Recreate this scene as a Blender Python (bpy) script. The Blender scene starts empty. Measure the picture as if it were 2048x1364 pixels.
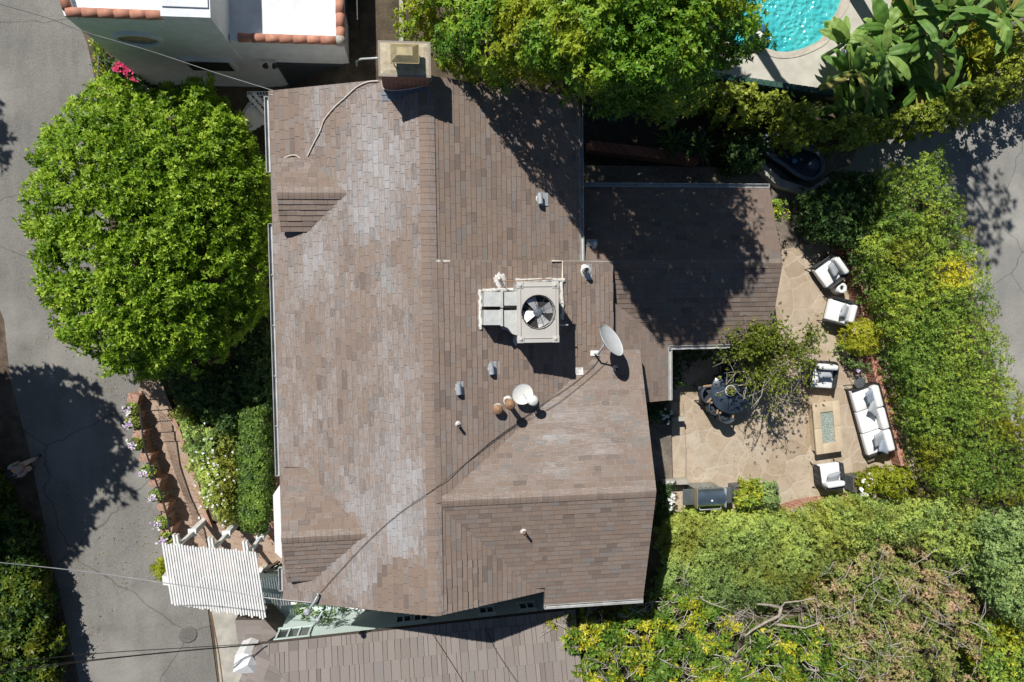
import bpy, bmesh, math, random
import numpy as np
from mathutils import Vector, Matrix
random.seed(7); RNG = np.random.default_rng(11)
scene = bpy.context.scene
COL = scene.collection

# ------------------------------------------------------------ camera
F, CX, CY, H = 1422.0, 1024.0, 682.0, 22.0          # focal length in photo pixels, image centre, height over the patio
NAD = (850.0, 617.0)                                 # where the plumb line through the camera meets the photo
def _ray(u, v): return Vector((u - CX, -(v - CY), -F))
_zc = -_ray(*NAD).normalized()                       # world up, in camera axes
_n = _ray(851, 150).cross(_ray(872, 1240))           # plane through camera and the main ridge
_yc = _n.cross(_zc).normalized()
if _yc.y < 0: _yc = -_yc
_xc = _yc.cross(_zc).normalized()
R = Matrix((_xc, _yc, _zc))                          # camera axes -> world axes
cam = bpy.data.cameras.new('camera'); camo = bpy.data.objects.new('camera', cam); COL.objects.link(camo)
cam.sensor_width = 36; cam.lens = F / 2048 * 36; cam.clip_end = 2000
camo.matrix_world = Matrix.Translation((0, 0, H)) @ R.to_4x4()
scene.camera = camo
scene.render.resolution_x, scene.render.resolution_y = 1024, 682

# ------------------------------------------------------------ sun and sky
SV = Vector((0.48, -0.71, -1.0)).normalized()        # the way the sunlight travels
w = bpy.data.worlds.new('World'); scene.world = w; w.use_nodes = True
nt = w.node_tree; sky = nt.nodes.new('ShaderNodeTexSky'); sky.sky_type = 'NISHITA'; sky.sun_disc = False
sky.sun_elevation = math.asin(-SV.z); sky.sun_rotation = math.atan2(-SV.x, -SV.y)
sky.dust_density = .3; sky.ozone_density = 3.0
nt.links.new(sky.outputs[0], nt.nodes['Background'].inputs[0]); nt.nodes['Background'].inputs[1].default_value = 0.05
sun = bpy.data.lights.new('sun', 'SUN'); sun.energy = 5.0; sun.angle = math.radians(0.5); sun.color = (1, .965, .905)
suno = bpy.data.objects.new('sun', sun); COL.objects.link(suno); suno.rotation_euler = SV.to_track_quat('-Z', 'Y').to_euler()
vs = scene.view_settings; vs.view_transform = 'Standard'; vs.look = 'None'; vs.exposure = 0.12; vs.gamma = 1

# ------------------------------------------------------------ geometry helpers
def P(u, v, z=0.0):
    d = R @ _ray(u, v); t = (z - H) / d.z
    return Vector((d.x * t, d.y * t, z))
def PN(u, v, z):                                     # the same for arrays
    u, v, z = np.broadcast_arrays(np.asarray(u, float), np.asarray(v, float), np.asarray(z, float))
    d = np.stack([u - CX, -(v - CY), np.full(u.shape, -F)], -1) @ np.array(R).T
    t = (z - H) / d[..., 2]
    return np.stack([d[..., 0] * t, d[..., 1] * t, z], -1)
def PX(p):                                           # world -> photo pixels
    q = R.transposed() @ (Vector(p) - Vector((0, 0, H)))
    return (CX + F * q.x / -q.z, CY - F * q.y / -q.z)
def tag(o, label=None, cat=None, group=None, kind=None):
    if label: o['label'] = label
    if cat: o['category'] = cat
    if group: o['group'] = group
    if kind: o['kind'] = kind
    return o
def thing(name, label, cat, loc, group=None):
    o = bpy.data.objects.new(name, None); COL.objects.link(o); o.location = Vector(loc); o.empty_display_size = .2
    return tag(o, label, cat, group)
def wloc(o):
    v = Vector(o.location)
    while o.parent: o = o.parent; v += o.location
    return v
def link(name, me, mat, parent=None, loc=None):
    if mat:
        for m in (mat if isinstance(mat, (list, tuple)) else [mat]): me.materials.append(m)
    o = bpy.data.objects.new(name, me); COL.objects.link(o)
    if parent is not None: o.parent = parent; off = wloc(parent)
    else: off = Vector(loc) if loc is not None else Vector((0, 0, 0)); o.location = off
    if off.length > 0: me.transform(Matrix.Translation(-off))
    return o
class MB:
    def __init__(s): s.v = []; s.f = []; s.sm = []; s.mi = []; s.M = Matrix(); s.m = 0
    def add(s, vs, fs, smooth=False):
        k = len(s.v); s.v += [tuple(s.M @ Vector(p)) for p in vs]
        for f in fs: s.f.append([k + i for i in f]); s.sm.append(smooth); s.mi.append(s.m)
        return s
    def at(s, loc=(0, 0, 0), rz=0, rx=0, ry=0, sc=1):
        s.M = Matrix.Translation(Vector(loc)) @ Matrix.Rotation(rz, 4, 'Z') @ Matrix.Rotation(ry, 4, 'Y') @ Matrix.Rotation(rx, 4, 'X') @ Matrix.Scale(sc, 4); return s
    def box(s, c, d, rz=0, bev=0.0, rx=0, ry=0):
        x, y, z = d[0] / 2, d[1] / 2, d[2] / 2
        m = Matrix.Translation(Vector(c)) @ Matrix.Rotation(rz, 4, 'Z') @ Matrix.Rotation(ry, 4, 'Y') @ Matrix.Rotation(rx, 4, 'X')
        if bev > 0:
            b = min(bev, x * .9, y * .9, z * .9); vv = []; 
            bm = bmesh.new(); bmesh.ops.create_cube(bm, size=1)
            for q in bm.verts: q.co = Vector((q.co.x * d[0], q.co.y * d[1], q.co.z * d[2]))
            bmesh.ops.bevel(bm, geom=list(bm.edges), offset=b, segments=2, affect='EDGES', profile=.6)
            bm.verts.index_update()
            s.add([m @ q.co for q in bm.verts], [[q.index for q in f.verts] for f in bm.faces], True); bm.free(); return s
        vv = [m @ Vector((a * x, b_ * y, c_ * z)) for a in (-1, 1) for b_ in (-1, 1) for c_ in (-1, 1)]
        return s.add(vv, [(0, 1, 3, 2), (4, 6, 7, 5), (0, 4, 5, 1), (2, 3, 7, 6), (0, 2, 6, 4), (1, 5, 7, 3)])
    def bar(s, a, b, wd, ht):                        # box from a to b, width wd (level), height ht
        a = Vector(a); b = Vector(b); d = (b - a); L = d.length; d.normalize()
        sd = d.cross(Vector((0, 0, 1)));  sd = sd.normalized() if sd.length > 1e-4 else Vector((1, 0, 0)); up = sd.cross(d)
        vv = [p + sd * (i * wd / 2) + up * (j * ht / 2) for p in (a, b) for i, j in ((-1, -1), (1, -1), (1, 1), (-1, 1))]
        return s.add(vv, [(3, 2, 1, 0), (4, 5, 6, 7), (0, 1, 5, 4), (1, 2, 6, 5), (2, 3, 7, 6), (3, 0, 4, 7)])
    def prism(s, pts, z0, z1):                       # pts: xy(z) outline, z0/z1 numbers
        n = len(pts); ar = sum(pts[i][0] * pts[(i + 1) % n][1] - pts[(i + 1) % n][0] * pts[i][1] for i in range(n))
        if ar < 0: pts = pts[::-1]
        vv = [(p[0], p[1], z0) for p in pts] + [(p[0], p[1], z1) for p in pts]
        return s.add(vv, [list(range(n))[::-1], list(range(n, 2 * n))] + [(i, (i + 1) % n, n + (i + 1) % n, n + i) for i in range(n)])
    def slab(s, pts, t):                             # 3-D outline thickened straight down by t
        n = len(pts); pts = [Vector(p) for p in pts]
        ar = sum(pts[i].x * pts[(i + 1) % n].y - pts[(i + 1) % n].x * pts[i].y for i in range(n))
        if ar < 0: pts = pts[::-1]
        vv = [p - Vector((0, 0, t)) for p in pts] + pts
        return s.add(vv, [list(range(n))[::-1], list(range(n, 2 * n))] + [(i, (i + 1) % n, n + (i + 1) % n, n + i) for i in range(n)])
    def tube(s, pts, r, seg=8, cap=True, smooth=True):
        pts = [Vector(p) for p in pts]; n = len(pts); rr = r if isinstance(r, (list, tuple)) else [r] * n; vv = []; ref = None
        for i, p in enumerate(pts):
            d = (pts[min(i + 1, n - 1)] - pts[max(i - 1, 0)]).normalized()
            if ref is None: ref = d.cross(Vector((0, 0, 1))) if abs(d.z) < .95 else d.cross(Vector((1, 0, 0)))
            ref = (ref - d * ref.dot(d)).normalized(); o2 = d.cross(ref)
            for k in range(seg):
                a = 2 * math.pi * k / seg; vv.append(p + (ref * math.cos(a) + o2 * math.sin(a)) * rr[i])
        fs = [(i * seg + k, i * seg + (k + 1) % seg, (i + 1) * seg + (k + 1) % seg, (i + 1) * seg + k) for i in range(n - 1) for k in range(seg)]
        s.add(vv, fs, smooth)
        if cap: s.add(vv[:seg], [list(range(seg))[::-1]]); s.add(vv[-seg:], [list(range(seg))])
        return s
    def lathe(s, prof, c=(0, 0, 0), seg=20, axis=None, smooth=True):   # prof: (r, z) pairs
        m = Matrix.Translation(Vector(c)) @ (Vector(axis).to_track_quat('Z', 'Y').to_matrix().to_4x4() if axis is not None else Matrix())
        vv = [m @ Vector((r * math.cos(2 * math.pi * k / seg), r * math.sin(2 * math.pi * k / seg), z)) for r, z in prof for k in range(seg)]
        n = len(prof)
        fs = [(i * seg + k, i * seg + (k + 1) % seg, (i + 1) * seg + (k + 1) % seg, (i + 1) * seg + k) for i in range(n - 1) for k in range(seg)]
        s.add(vv, fs, smooth); s.add(vv[:seg], [list(range(seg))[::-1]]); s.add(vv[-seg:], [list(range(seg))]); return s
    def build(s, name, mat, parent=None, loc=None):
        me = bpy.data.meshes.new(name); me.from_pydata(s.v, [], s.f); me.polygons.foreach_set('use_smooth', s.sm)
        if any(s.mi): 
            for m in mat: me.materials.append(m)
            me.polygons.foreach_set('material_index', s.mi); mat = None
        me.update(); return link(name, me, mat, parent, loc)

# ------------------------------------------------------------ materials
def nodes(name):
    m = bpy.data.materials.new(name); m.use_nodes = True; t = m.node_tree; b = t.nodes['Principled BSDF']; return m, t, b
def N(t, k, **kw):
    n = t.nodes.new(k)
    for a, b in kw.items():
        if a.startswith('_'): n.inputs[a[1:].replace('_', ' ')].default_value = b
        else: setattr(n, a, b)
    return n
def L(t, a, b): t.links.new(a, b)
def ramp(t, fac, stops):
    r = t.nodes.new('ShaderNodeValToRGB'); e = r.color_ramp.elements
    while len(e) < len(stops): e.new(.5)
    for q, (p, c) in zip(e, stops): q.position = p; q.color = (*c, 1)
    L(t, fac, r.inputs[0]); return r.outputs[0]
def mix(t, f, a, b, mode='MIX'):
    m = t.nodes.new('ShaderNodeMix'); m.data_type = 'RGBA'; m.blend_type = mode
    for i, v in ((0, f), (6, a), (7, b)):
        if isinstance(v, (int, float)): m.inputs[i].default_value = v
        elif isinstance(v, tuple): m.inputs[i].default_value = (*v, 1)
        else: L(t, v, m.inputs[i])
    return m.outputs[2]
def math_(t, op, a, b=0.0):
    m = t.nodes.new('ShaderNodeMath'); m.operation = op
    for i, v in ((0, a), (1, b)):
        if isinstance(v, (int, float)): m.inputs[i].default_value = v
        else: L(t, v, m.inputs[i])
    return m.outputs[0]
def gcoord(t, scale=(1, 1, 1), rot=(0, 0, 0)):
    g = t.nodes.new('ShaderNodeNewGeometry'); mp = t.nodes.new('ShaderNodeMapping'); mp.inputs['Scale'].default_value = scale; mp.inputs['Rotation'].default_value = rot
    L(t, g.outputs['Position'], mp.inputs[0]); return mp.outputs[0]
def ocoord(t, scale=(1, 1, 1), rot=(0, 0, 0)):
    g = t.nodes.new('ShaderNodeTexCoord'); mp = t.nodes.new('ShaderNodeMapping'); mp.inputs['Scale'].default_value = scale; mp.inputs['Rotation'].default_value = rot
    L(t, g.outputs['Object'], mp.inputs[0]); return mp.outputs[0]
def noise(t, co, scale, detail=4, rough=.55):
    n = N(t, 'ShaderNodeTexNoise', _Scale=scale, _Detail=detail, _Roughness=rough); L(t, co, n.inputs['Vector']); return n.outputs['Fac']
def bump(t, b, h, st, dist=.01):
    n = N(t, 'ShaderNodeBump', _Strength=st, _Distance=dist); L(t, h, n.inputs['Height']); L(t, n.outputs[0], b.inputs['Normal'])
def pm(name, c1, c2=None, scale=6, rough=.8, metal=0, bs=.3, bd=.01, spec=None):
    m, t, b = nodes(name); c2 = c2 or tuple(x * .78 for x in c1); co = gcoord(t)
    f = noise(t, co, scale, 6, .62); L(t, ramp(t, f, [(.36, c2), (.64, c1)]), b.inputs['Base Color'])
    b.inputs['Roughness'].default_value = rough; b.inputs['Metallic'].default_value = metal
    if spec is not None: b.inputs['Specular IOR Level'].default_value = spec
    if bs: bump(t, b, noise(t, co, scale * 9, 3), bs, bd)
    return m
def brickmat(name, cols, mortar, bw, bh, ms=.012, rotz=0, axes='XY', off=.5, rough=.85):
    m, t, b = nodes(name)
    g = t.nodes.new('ShaderNodeNewGeometry'); src = g.outputs['Position']
    if axes != 'XY':
        sp = t.nodes.new('ShaderNodeSeparateXYZ'); cb = t.nodes.new('ShaderNodeCombineXYZ'); L(t, src, sp.inputs[0])
        L(t, math_(t, 'ADD', sp.outputs[0], sp.outputs[1]), cb.inputs[0]); L(t, sp.outputs[2], cb.inputs[1]); src = cb.outputs[0]
    mp = t.nodes.new('ShaderNodeMapping'); mp.inputs['Rotation'].default_value = (0, 0, rotz); L(t, src, mp.inputs[0])
    br = N(t, 'ShaderNodeTexBrick', _Scale=1, _Mortar_Size=ms, _Brick_Width=bw, _Row_Height=bh, _Bias=0.0, _Mortar_Smooth=.2)
    br.offset = off; br.inputs['Color1'].default_value = (0, 0, 0, 1); br.inputs['Color2'].default_value = (1, 1, 1, 1); br.inputs['Mortar'].default_value = (.5, .5, .5, 1)
    L(t, mp.outputs[0], br.inputs['Vector'])
    c = ramp(t, br.outputs['Color'], [(i / (len(cols) - 1), k) for i, k in enumerate(cols)])
    c = mix(t, math_(t, 'MULTIPLY', noise(t, mp.outputs[0], 3, 6), .55), c, tuple(x * .55 for x in cols[0]))
    c = mix(t, br.outputs['Fac'], c, mortar); L(t, c, b.inputs['Base Color']); b.inputs['Roughness'].default_value = rough
    h = math_(t, 'SUBTRACT', noise(t, mp.outputs[0], 40, 3), math_(t, 'MULTIPLY', br.outputs['Fac'], 1.5)); bump(t, b, h, .5, .008)
    return m
def shinglemat(name, cols, grey, streak):
    m, t, b = nodes(name)
    a = N(t, 'ShaderNodeAttribute', attribute_name='rnd'); wv = N(t, 'ShaderNodeAttribute', attribute_name='wear')
    co = gcoord(t)
    c = ramp(t, a.outputs['Fac'], [(i / (len(cols) - 1), k) for i, k in enumerate(cols)])
    gr = noise(t, co, 90, 2); c = mix(t, .55, c, ramp(t, gr, [(.3, (.16, .13, .11)), (.7, (.5, .42, .36))]), 'OVERLAY')
    big = noise(t, co, .7, 5, .6); c = mix(t, math_(t, 'MULTIPLY', big, .35), c, tuple(x * .62 for x in cols[1]))
    st = noise(t, gcoord(t, streak), 13, 8, .8)
    spk = ramp(t, noise(t, co, 26, 4, .7), [(.56, (0, 0, 0)), (.68, (.7, .7, .7))]); c = mix(t, math_(t, 'MULTIPLY', spk, math_(t, 'MULTIPLY', wv.outputs['Fac'], .9)), c, (.55, .55, .55))
    wf = ramp(t, math_(t, 'ADD', math_(t, 'MULTIPLY', wv.outputs['Fac'], .30), math_(t, 'MULTIPLY', st, .9)), [(.535, (0, 0, 0)), (.78, (.7, .7, .7))])
    c = mix(t, wf, c, grey); L(t, c, b.inputs['Base Color']); b.inputs['Roughness'].default_value = .9; b.inputs['Specular IOR Level'].default_value = .25
    bump(t, b, gr, .35, .004); return m
def leafmat(name, cols, patch=None, pscale=.8, transl=.3, rough=.5):
    m, t, b = nodes(name)
    a = N(t, 'ShaderNodeAttribute', attribute_name='rnd')
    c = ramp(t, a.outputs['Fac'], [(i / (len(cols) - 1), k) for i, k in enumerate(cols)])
    if patch: c = mix(t, ramp(t, noise(t, gcoord(t), pscale, 4), [(.5, (0, 0, 0)), (.62, (1, 1, 1))]), c, mix(t, a.outputs['Fac'], tuple(x * .7 for x in patch), patch))
    L(t, c, b.inputs['Base Color']); b.inputs['Roughness'].default_value = rough; b.inputs['Specular IOR Level'].default_value = .35
    tr = t.nodes.new('ShaderNodeBsdfTranslucent'); L(t, mix(t, .5, c, (.45, .6, .05), 'MULTIPLY'), tr.inputs[0]) if False else L(t, c, tr.inputs[0])
    ms = t.nodes.new('ShaderNodeMixShader'); ms.inputs[0].default_value = transl
    L(t, b.outputs[0], ms.inputs[1]); L(t, tr.outputs[0], ms.inputs[2]); L(t, ms.outputs[0], t.nodes['Material Output'].inputs[0])
    return m
# ------------------------------------------------------------ common materials
M_white = pm('white_paint', (.80, .80, .79), (.70, .70, .69), 5, .6, bs=.1)
M_gutter = pm('gutter_paint', (.50, .51, .50), (.36, .36, .35), 4, .5, bs=.1)
M_black = pm('black_metal', (.02, .02, .022), (.035, .033, .03), 8, .45, bs=.1)
M_galv = pm('galvanised_metal', (.50, .53, .55), (.38, .41, .43), 9, .5, .25, bs=.1)
M_greymetal = pm('painted_grey_metal', (.50, .48, .44), (.45, .43, .40), 3, .45, bs=.06)
M_sealant = pm('sealant', (.78, .77, .74), (.5, .48, .45), 14, .8, bs=.6, bd=.02)
M_bark = pm('bark', (.20, .16, .12), (.09, .07, .05), 14, .9, bs=.8, bd=.02)
M_palebark = pm('pale_bark', (.48, .42, .35), (.3, .26, .21), 14, .9, bs=.8, bd=.02)
M_wall = pm('house_wall', (.62, .62, .58), (.52, .52, .49), 3, .85)
M_dirt = pm('dirt', (.16, .12, .085), (.07, .05, .035), 3, .95, bs=.8, bd=.03)

# ------------------------------------------------------------ ground: one sheet to the horizon
ZR = -2.6                                            # street level
def sstep(a, b, x):
    q = min(1, max(0, (x - a) / (b - a))); return q * q * (3 - 2 * q)
def gz(x, y):
    z = ZR - ZR * sstep(-4.9, -2.0, x) * max(sstep(-9.4, -8.4, y), sstep(2.5, 4.5, x))
    return z - .02
def axis_pts(lo, hi, step, far):
    a = list(np.arange(lo, hi + 1e-6, step)); return [-far, -far / 3, lo - 20] + a + [hi + 20, far / 3, far]
gx = axis_pts(-26, 26, .5, 700); gy = axis_pts(-20, 20, .5, 700)
g = MB(); g.v = [(x, y, gz(x, y)) for y in gy for x in gx]; nx = len(gx)
g.f = [(j * nx + i, j * nx + i + 1, (j + 1) * nx + i + 1, (j + 1) * nx + i) for j in range(len(gy) - 1) for i in range(nx - 1)]
g.sm = [True] * len(g.f); g.mi = [0] * len(g.f)
m, t, b = nodes('ground_soil'); co = gcoord(t)
c = ramp(t, noise(t, co, 1.3, 8, .65), [(.3, (.035, .028, .018)), (.5, (.09, .07, .045)), (.7, (.16, .125, .085))])
L(t, c, b.inputs['Base Color']); b.inputs['Roughness'].default_value = .95; bump(t, b, noise(t, co, 14, 6, .7), .8, .05)
tag(g.build('ground', m), kind='structure')

def sheet(name, poly, z, m, th=.3, kind='structure'):
    o = MB().prism([P(u, v, z) for u, v in poly], z - th, z).build(name, m); return tag(o, kind=kind)
# street asphalt
def asphalt(name, c1, c2, tint, tsc, crack=True):
    m, t, b = nodes(name); co = gcoord(t)
    c = ramp(t, noise(t, co, .55, 8, .62), [(.3, c2), (.7, c1)])
    c = mix(t, ramp(t, noise(t, gcoord(t, (1, .12, 1)), 2.2, 6, .6), [(.42, (0, 0, 0)), (.75, (.5, .5, .5))]), c, tint)      # worn wheel tracks
    sp = noise(t, co, 48, 3, .7); c = mix(t, .8, c, ramp(t, sp, [(.3, (.25, .25, .25)), (.7, (.72, .72, .72))]), 'OVERLAY')
    c = mix(t, ramp(t, noise(t, co, 1.7, 7, .7), [(.60, (0, 0, 0)), (.8, (.7, .7, .7))]), c, tuple(x * .6 for x in c2))
    c = mix(t, ramp(t, noise(t, co, .32, 5, .55), [(.5, (0, 0, 0)), (.66, (.75, .75, .75))]), c, tuple(x * 1.35 for x in c1)); c = mix(t, ramp(t, noise(t, co, 4.5, 8, .75), [(.58, (0, 0, 0)), (.72, (.35, .35, .35))]), c, (.1, .095, .08))
    if crack:
        cr = N(t, 'ShaderNodeTexVoronoi', feature='DISTANCE_TO_EDGE', _Scale=tsc)
        wp = mix(t, .12, co, N(t, 'ShaderNodeTexNoise', _Scale=1.5, _Detail=5).outputs['Color'], 'ADD')
        nn = N(t, 'ShaderNodeTexNoise', _Scale=1.2, _Detail=6); L(t, co, nn.inputs['Vector']); wp = mix(t, .5, co, nn.outputs['Color'], 'ADD')
        L(t, wp, cr.inputs['Vector'])
        c = mix(t, ramp(t, cr.outputs['Distance'], [(.0, (.6, .6, .6)), (.006, (0, 0, 0))]), c, (.05, .05, .045))
    L(t, c, b.inputs['Base Color']); b.inputs['Roughness'].default_value = .88; bump(t, b, math_(t, 'ADD', sp, math_(t, 'MULTIPLY', noise(t, co, 9, 5, .6), 1.5)), .6, .018); return m
M_road = asphalt('street_asphalt', (.225, .215, .195), (.155, .15, .138), (.27, .26, .235), .22)
M_drive = asphalt('drive_concrete', (.30, .29, .265), (.21, .205, .19), (.31, .30, .275), .35)
M_conc = pm('concrete', (.46, .44, .38), (.33, .31, .27), 2.5, .9, bs=.4)
sheet('road', [(-400, -500), (128, -500), (150, 30), (175, 90), (190, 160), (215, 430), (262, 700), (290, 790), (330, 1090), (415, 1215), (452, 1500), (-400, 1500)], ZR + .01, M_road)
sheet('verge', [(-600, 200), (-150, 300), (-25, 560), (8, 640), (20, 760), (58, 900), (110, 1150), (160, 1370), (190, 1700), (-600, 1700)], ZR + .014, M_dirt, .28)
sheet('driveway_apron', [(418, 1205), (480, 1208), (520, 1300), (500, 1500), (455, 1500), (428, 1260)], ZR + .02, M_conc)
sheet('pavement_edge', [(150, 30), (166, 40), (192, 90), (214, 160), (232, 230), (215, 430), (190, 160), (175, 90)], ZR + .016, M_dirt, .28)
tag(MB().tube([P(418, 1205, ZR + .025), P(427, 1250, ZR + .025), P(438, 1310, ZR + .025), P(452, 1420, ZR + .025)], .02, 6).build('pavement_joint', pm('rust_joint', (.3, .14, .06), (.2, .12, .07), 6)), kind='structure')
sheet('garden_soil', [(335, 745), (545, 600), (556, 700), (560, 1060), (470, 1058), (425, 1040), (372, 900)], -2.28, M_dirt, .4)
# manhole
mh = P(376, 1268, ZR); q = MB()
q.lathe([(.30, .0), (.30, .028), (.255, .028)], mh, 28); q.lathe([(.25, .0), (.25, .03)], mh, 28)
for a in range(-5, 6):
    for b_ in range(-5, 6):
        if a * a + b_ * b_ < 25: q.box(mh + Vector((a * .043, b_ * .043, .033)), (.024, .024, .008))
tag(q.build('manhole_cover', pm('cast_iron', (.17, .165, .15), (.12, .115, .105), 20, .7), loc=mh), 'round iron manhole cover with raised dots, flush in the concrete street', 'manhole')
# driveway top right, pool deck
sheet('shade_dark_soil', [(1150, 150), (1420, 160), (1640, 200), (1560, 310), (1500, 335), (1150, 335)], -.01, pm('shade_dark_soil', (.05, .04, .03), (.025, .02, .015), 3, .95, bs=.8, bd=.03), .2)  # soil colour darkened to near black, standing in for the yard shade
sheet('driveway', [(1650, 340), (1850, 150), (2300, 60), (2700, 300), (2700, 1600), (2120, 1600), (2040, 900), (1900, 420), (1720, 350)], .0, M_drive)

# ------------------------------------------------------------ shingled roof slopes
def clip(poly, pl):                                  # Sutherland-Hodgman, pl convex ccw
    out = poly
    for i in range(len(pl)):
        a, b = pl[i], pl[(i + 1) % len(pl)]; inp, out = out, []
        if not inp: break
        def sd(p): return (b[0] - a[0]) * (p[1] - a[1]) - (b[1] - a[1]) * (p[0] - a[0])
        for k in range(len(inp)):
            p, q_ = inp[k - 1], inp[k]; s1, s2 = sd(p), sd(q_)
            if s2 >= 0:
                if s1 < 0: r = s1 / (s1 - s2); out.append((p[0] + (q_[0] - p[0]) * r, p[1] + (q_[1] - p[1]) * r))
                out.append(q_)
            elif s1 >= 0: r = s1 / (s1 - s2); out.append((p[0] + (q_[0] - p[0]) * r, p[1] + (q_[1] - p[1]) * r))
    return out
def slope(name, pts, mat, parent, expo=.142, tabw=(.18, .42), lift=.010, wear=None, curl=None, under=.14, hgap=.004, label=None, deck=None, vgap=0.0):
    """pts: 3-D corners; the first edge is the ridge or top edge, the roof falls away from it"""
    pts = [Vector(p) for p in pts]; O = pts[0]; n = (pts[1] - pts[0]).cross(pts[2] - pts[0]).normalized()
    if n.z < 0: n = -n
    a = Vector((0, 0, 1)).cross(n).normalized(); d = a.cross(n); d = d if d.z < 0 else -d
    if a.cross(d).dot(n) < 0: a = -a
    P2 = [((p - O).dot(a), (p - O).dot(d)) for p in pts]
    ar = sum(P2[i][0] * P2[(i + 1) % len(P2)][1] - P2[(i + 1) % len(P2)][0] * P2[i][1] for i in range(len(P2)))
    if ar < 0: P2 = P2[::-1]
    a0, a1 = min(p[0] for p in P2), max(p[0] for p in P2); d0, d1 = min(p[1] for p in P2), max(p[1] for p in P2)
    V = []; Fc = []; rn = []; we = []
    rows = int((d1 - d0) / expo) + 1
    for i in range(rows):
        y0 = d0 + i * expo; y1 = y0 + expo; x = a0 - random.random() * .3; prev = .5
        while x < a1:
            wd = random.uniform(*tabw); poly = clip([(x + hgap / 2, y0), (x + wd - hgap / 2, y0), (x + wd - hgap / 2, y1 - vgap), (x + hgap / 2, y1 - vgap)], P2)
            cx_, cy_ = x + wd / 2, y0 + expo / 2; x += wd
            if len(poly) < 3: continue
            wp = O + a * cx_ + d * cy_; u, v = PX(wp)
            lf = lift * random.uniform(.6, 1.4); r = min(1, max(0, random.gauss(.5, .24)))
            if curl: lf += curl(u, v) * random.uniform(.2, 1)
            k = len(V)
            for px, py in poly:
                hh = .002 + lf * (py - y0) / expo; V.append(O + a * px + d * py + n * hh)
            Fc.append(tuple(range(k, len(V)))); wv = wear(u, v) * random.uniform(.75, 1.1) if wear else .1 * random.random()
            rn.append(r); we.append(wv)
            m_ = len(poly)
            for e in range(m_):
                p, q_ = poly[e], poly[(e + 1) % m_]
                if p[1] > y1 - vgap - 1e-5 and q_[1] > y1 - vgap - 1e-5 or abs(p[0] - q_[0]) < 1e-6:
                    b1 = len(V); V.append(O + a * p[0] + d * p[1] - n * .003); V.append(O + a * q_[0] + d * q_[1] - n * .003)
                    Fc.append((k + e, b1, b1 + 1, k + (e + 1) % m_)); rn.append(r * .6); we.append(0)
    me = bpy.data.meshes.new(name); me.from_pydata([tuple(p) for p in V], [], Fc)
    at = me.attributes.new('rnd', 'FLOAT', 'FACE'); at.data.foreach_set('value', rn)
    at = me.attributes.new('wear', 'FLOAT', 'FACE'); at.data.foreach_set('value', we)
    # the deck under the shingles, same object
    bm = bmesh.new(); bm.from_mesh(me)
    tp = [bm.verts.new(p - n * .004) for p in pts]; bt = [bm.verts.new(p - Vector((0, 0, under))) for p in pts]
    fl = [bm.faces.new(tp), bm.faces.new(bt[::-1])] + [bm.faces.new((tp[i], bt[i], bt[(i + 1) % len(pts)], tp[(i + 1) % len(pts)])) for i in range(len(pts))]
    for f_ in fl: f_.material_index = 1
    bm.to_mesh(me); bm.free()
    o = link(name, me, [mat, deck or M_deck], parent)
    if label: o['label'] = label
    return o
def ridgecap(name, a, b, mat, parent, wd=.15, seg=.14, drop=.05, label=None, other=None):
    a = Vector(a); b = Vector(b); Lh = (b - a).length; n = int(Lh / seg); dr = (b - a) / Lh; sd = dr.cross(Vector((0, 0, 1))).normalized()
    V = []; Fc = []; rn = []; we = []
    for i in range(n):
        r = min(1, max(0, random.gauss(.45, .15))); k = len(V); h0, h1 = .014, .022
        for s_, hh in ((i * seg, h0), ((i + 1) * seg, h1)):
            c = a + dr * s_
            for q_ in (-1, -.45, 0, .45, 1): V.append(c + sd * q_ * wd + Vector((0, 0, hh - drop * abs(q_) ** 1.3)))
        for j in range(4): Fc.append((k + j, k + j + 1, k + 6 + j, k + 5 + j)); rn.append(r); we.append(.4 if j < 2 else .12)
        for j in range(4):
            b1 = len(V); V.append(V[k + 5 + j] - Vector((0, 0, .012))); V.append(V[k + 6 + j] - Vector((0, 0, .012)))
            Fc.append((k + 5 + j, k + 6 + j, b1 + 1, b1)); rn.append(r * .5); we.append(0)
    me = bpy.data.meshes.new(name); me.from_pydata([tuple(p) for p in V], [], Fc)
    at = me.attributes.new('rnd', 'FLOAT', 'FACE'); at.data.foreach_set('value', rn)
    at = me.attributes.new('wear', 'FLOAT', 'FACE'); at.data.foreach_set('value', we)
    return link(name, me, mat, parent)
M_joint = pm('worn_granule_joint', (.42, .40, .38), (.33, .30, .28), 5, .9)
M_deck = pm('roof_deck', (.10, .075, .06), (.06, .05, .04), 5, .9)
SH = [(.20, .167, .15), (.265, .217, .188), (.305, .24, .198), (.315, .27, .242), (.25, .24, .23)]
M_shw = shinglemat('brown_shingle', SH, (.42, .43, .45), (3.4, .3, 1))
M_shn = shinglemat('brown_shingle_cross', SH, (.44, .43, .425), (.3, 3.4, 1))
M_shd = shinglemat('dark_wing_shingle', [tuple(x * .8 for x in c) for c in SH], (.36, .34, .33), (.55, 6, 1))

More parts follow.
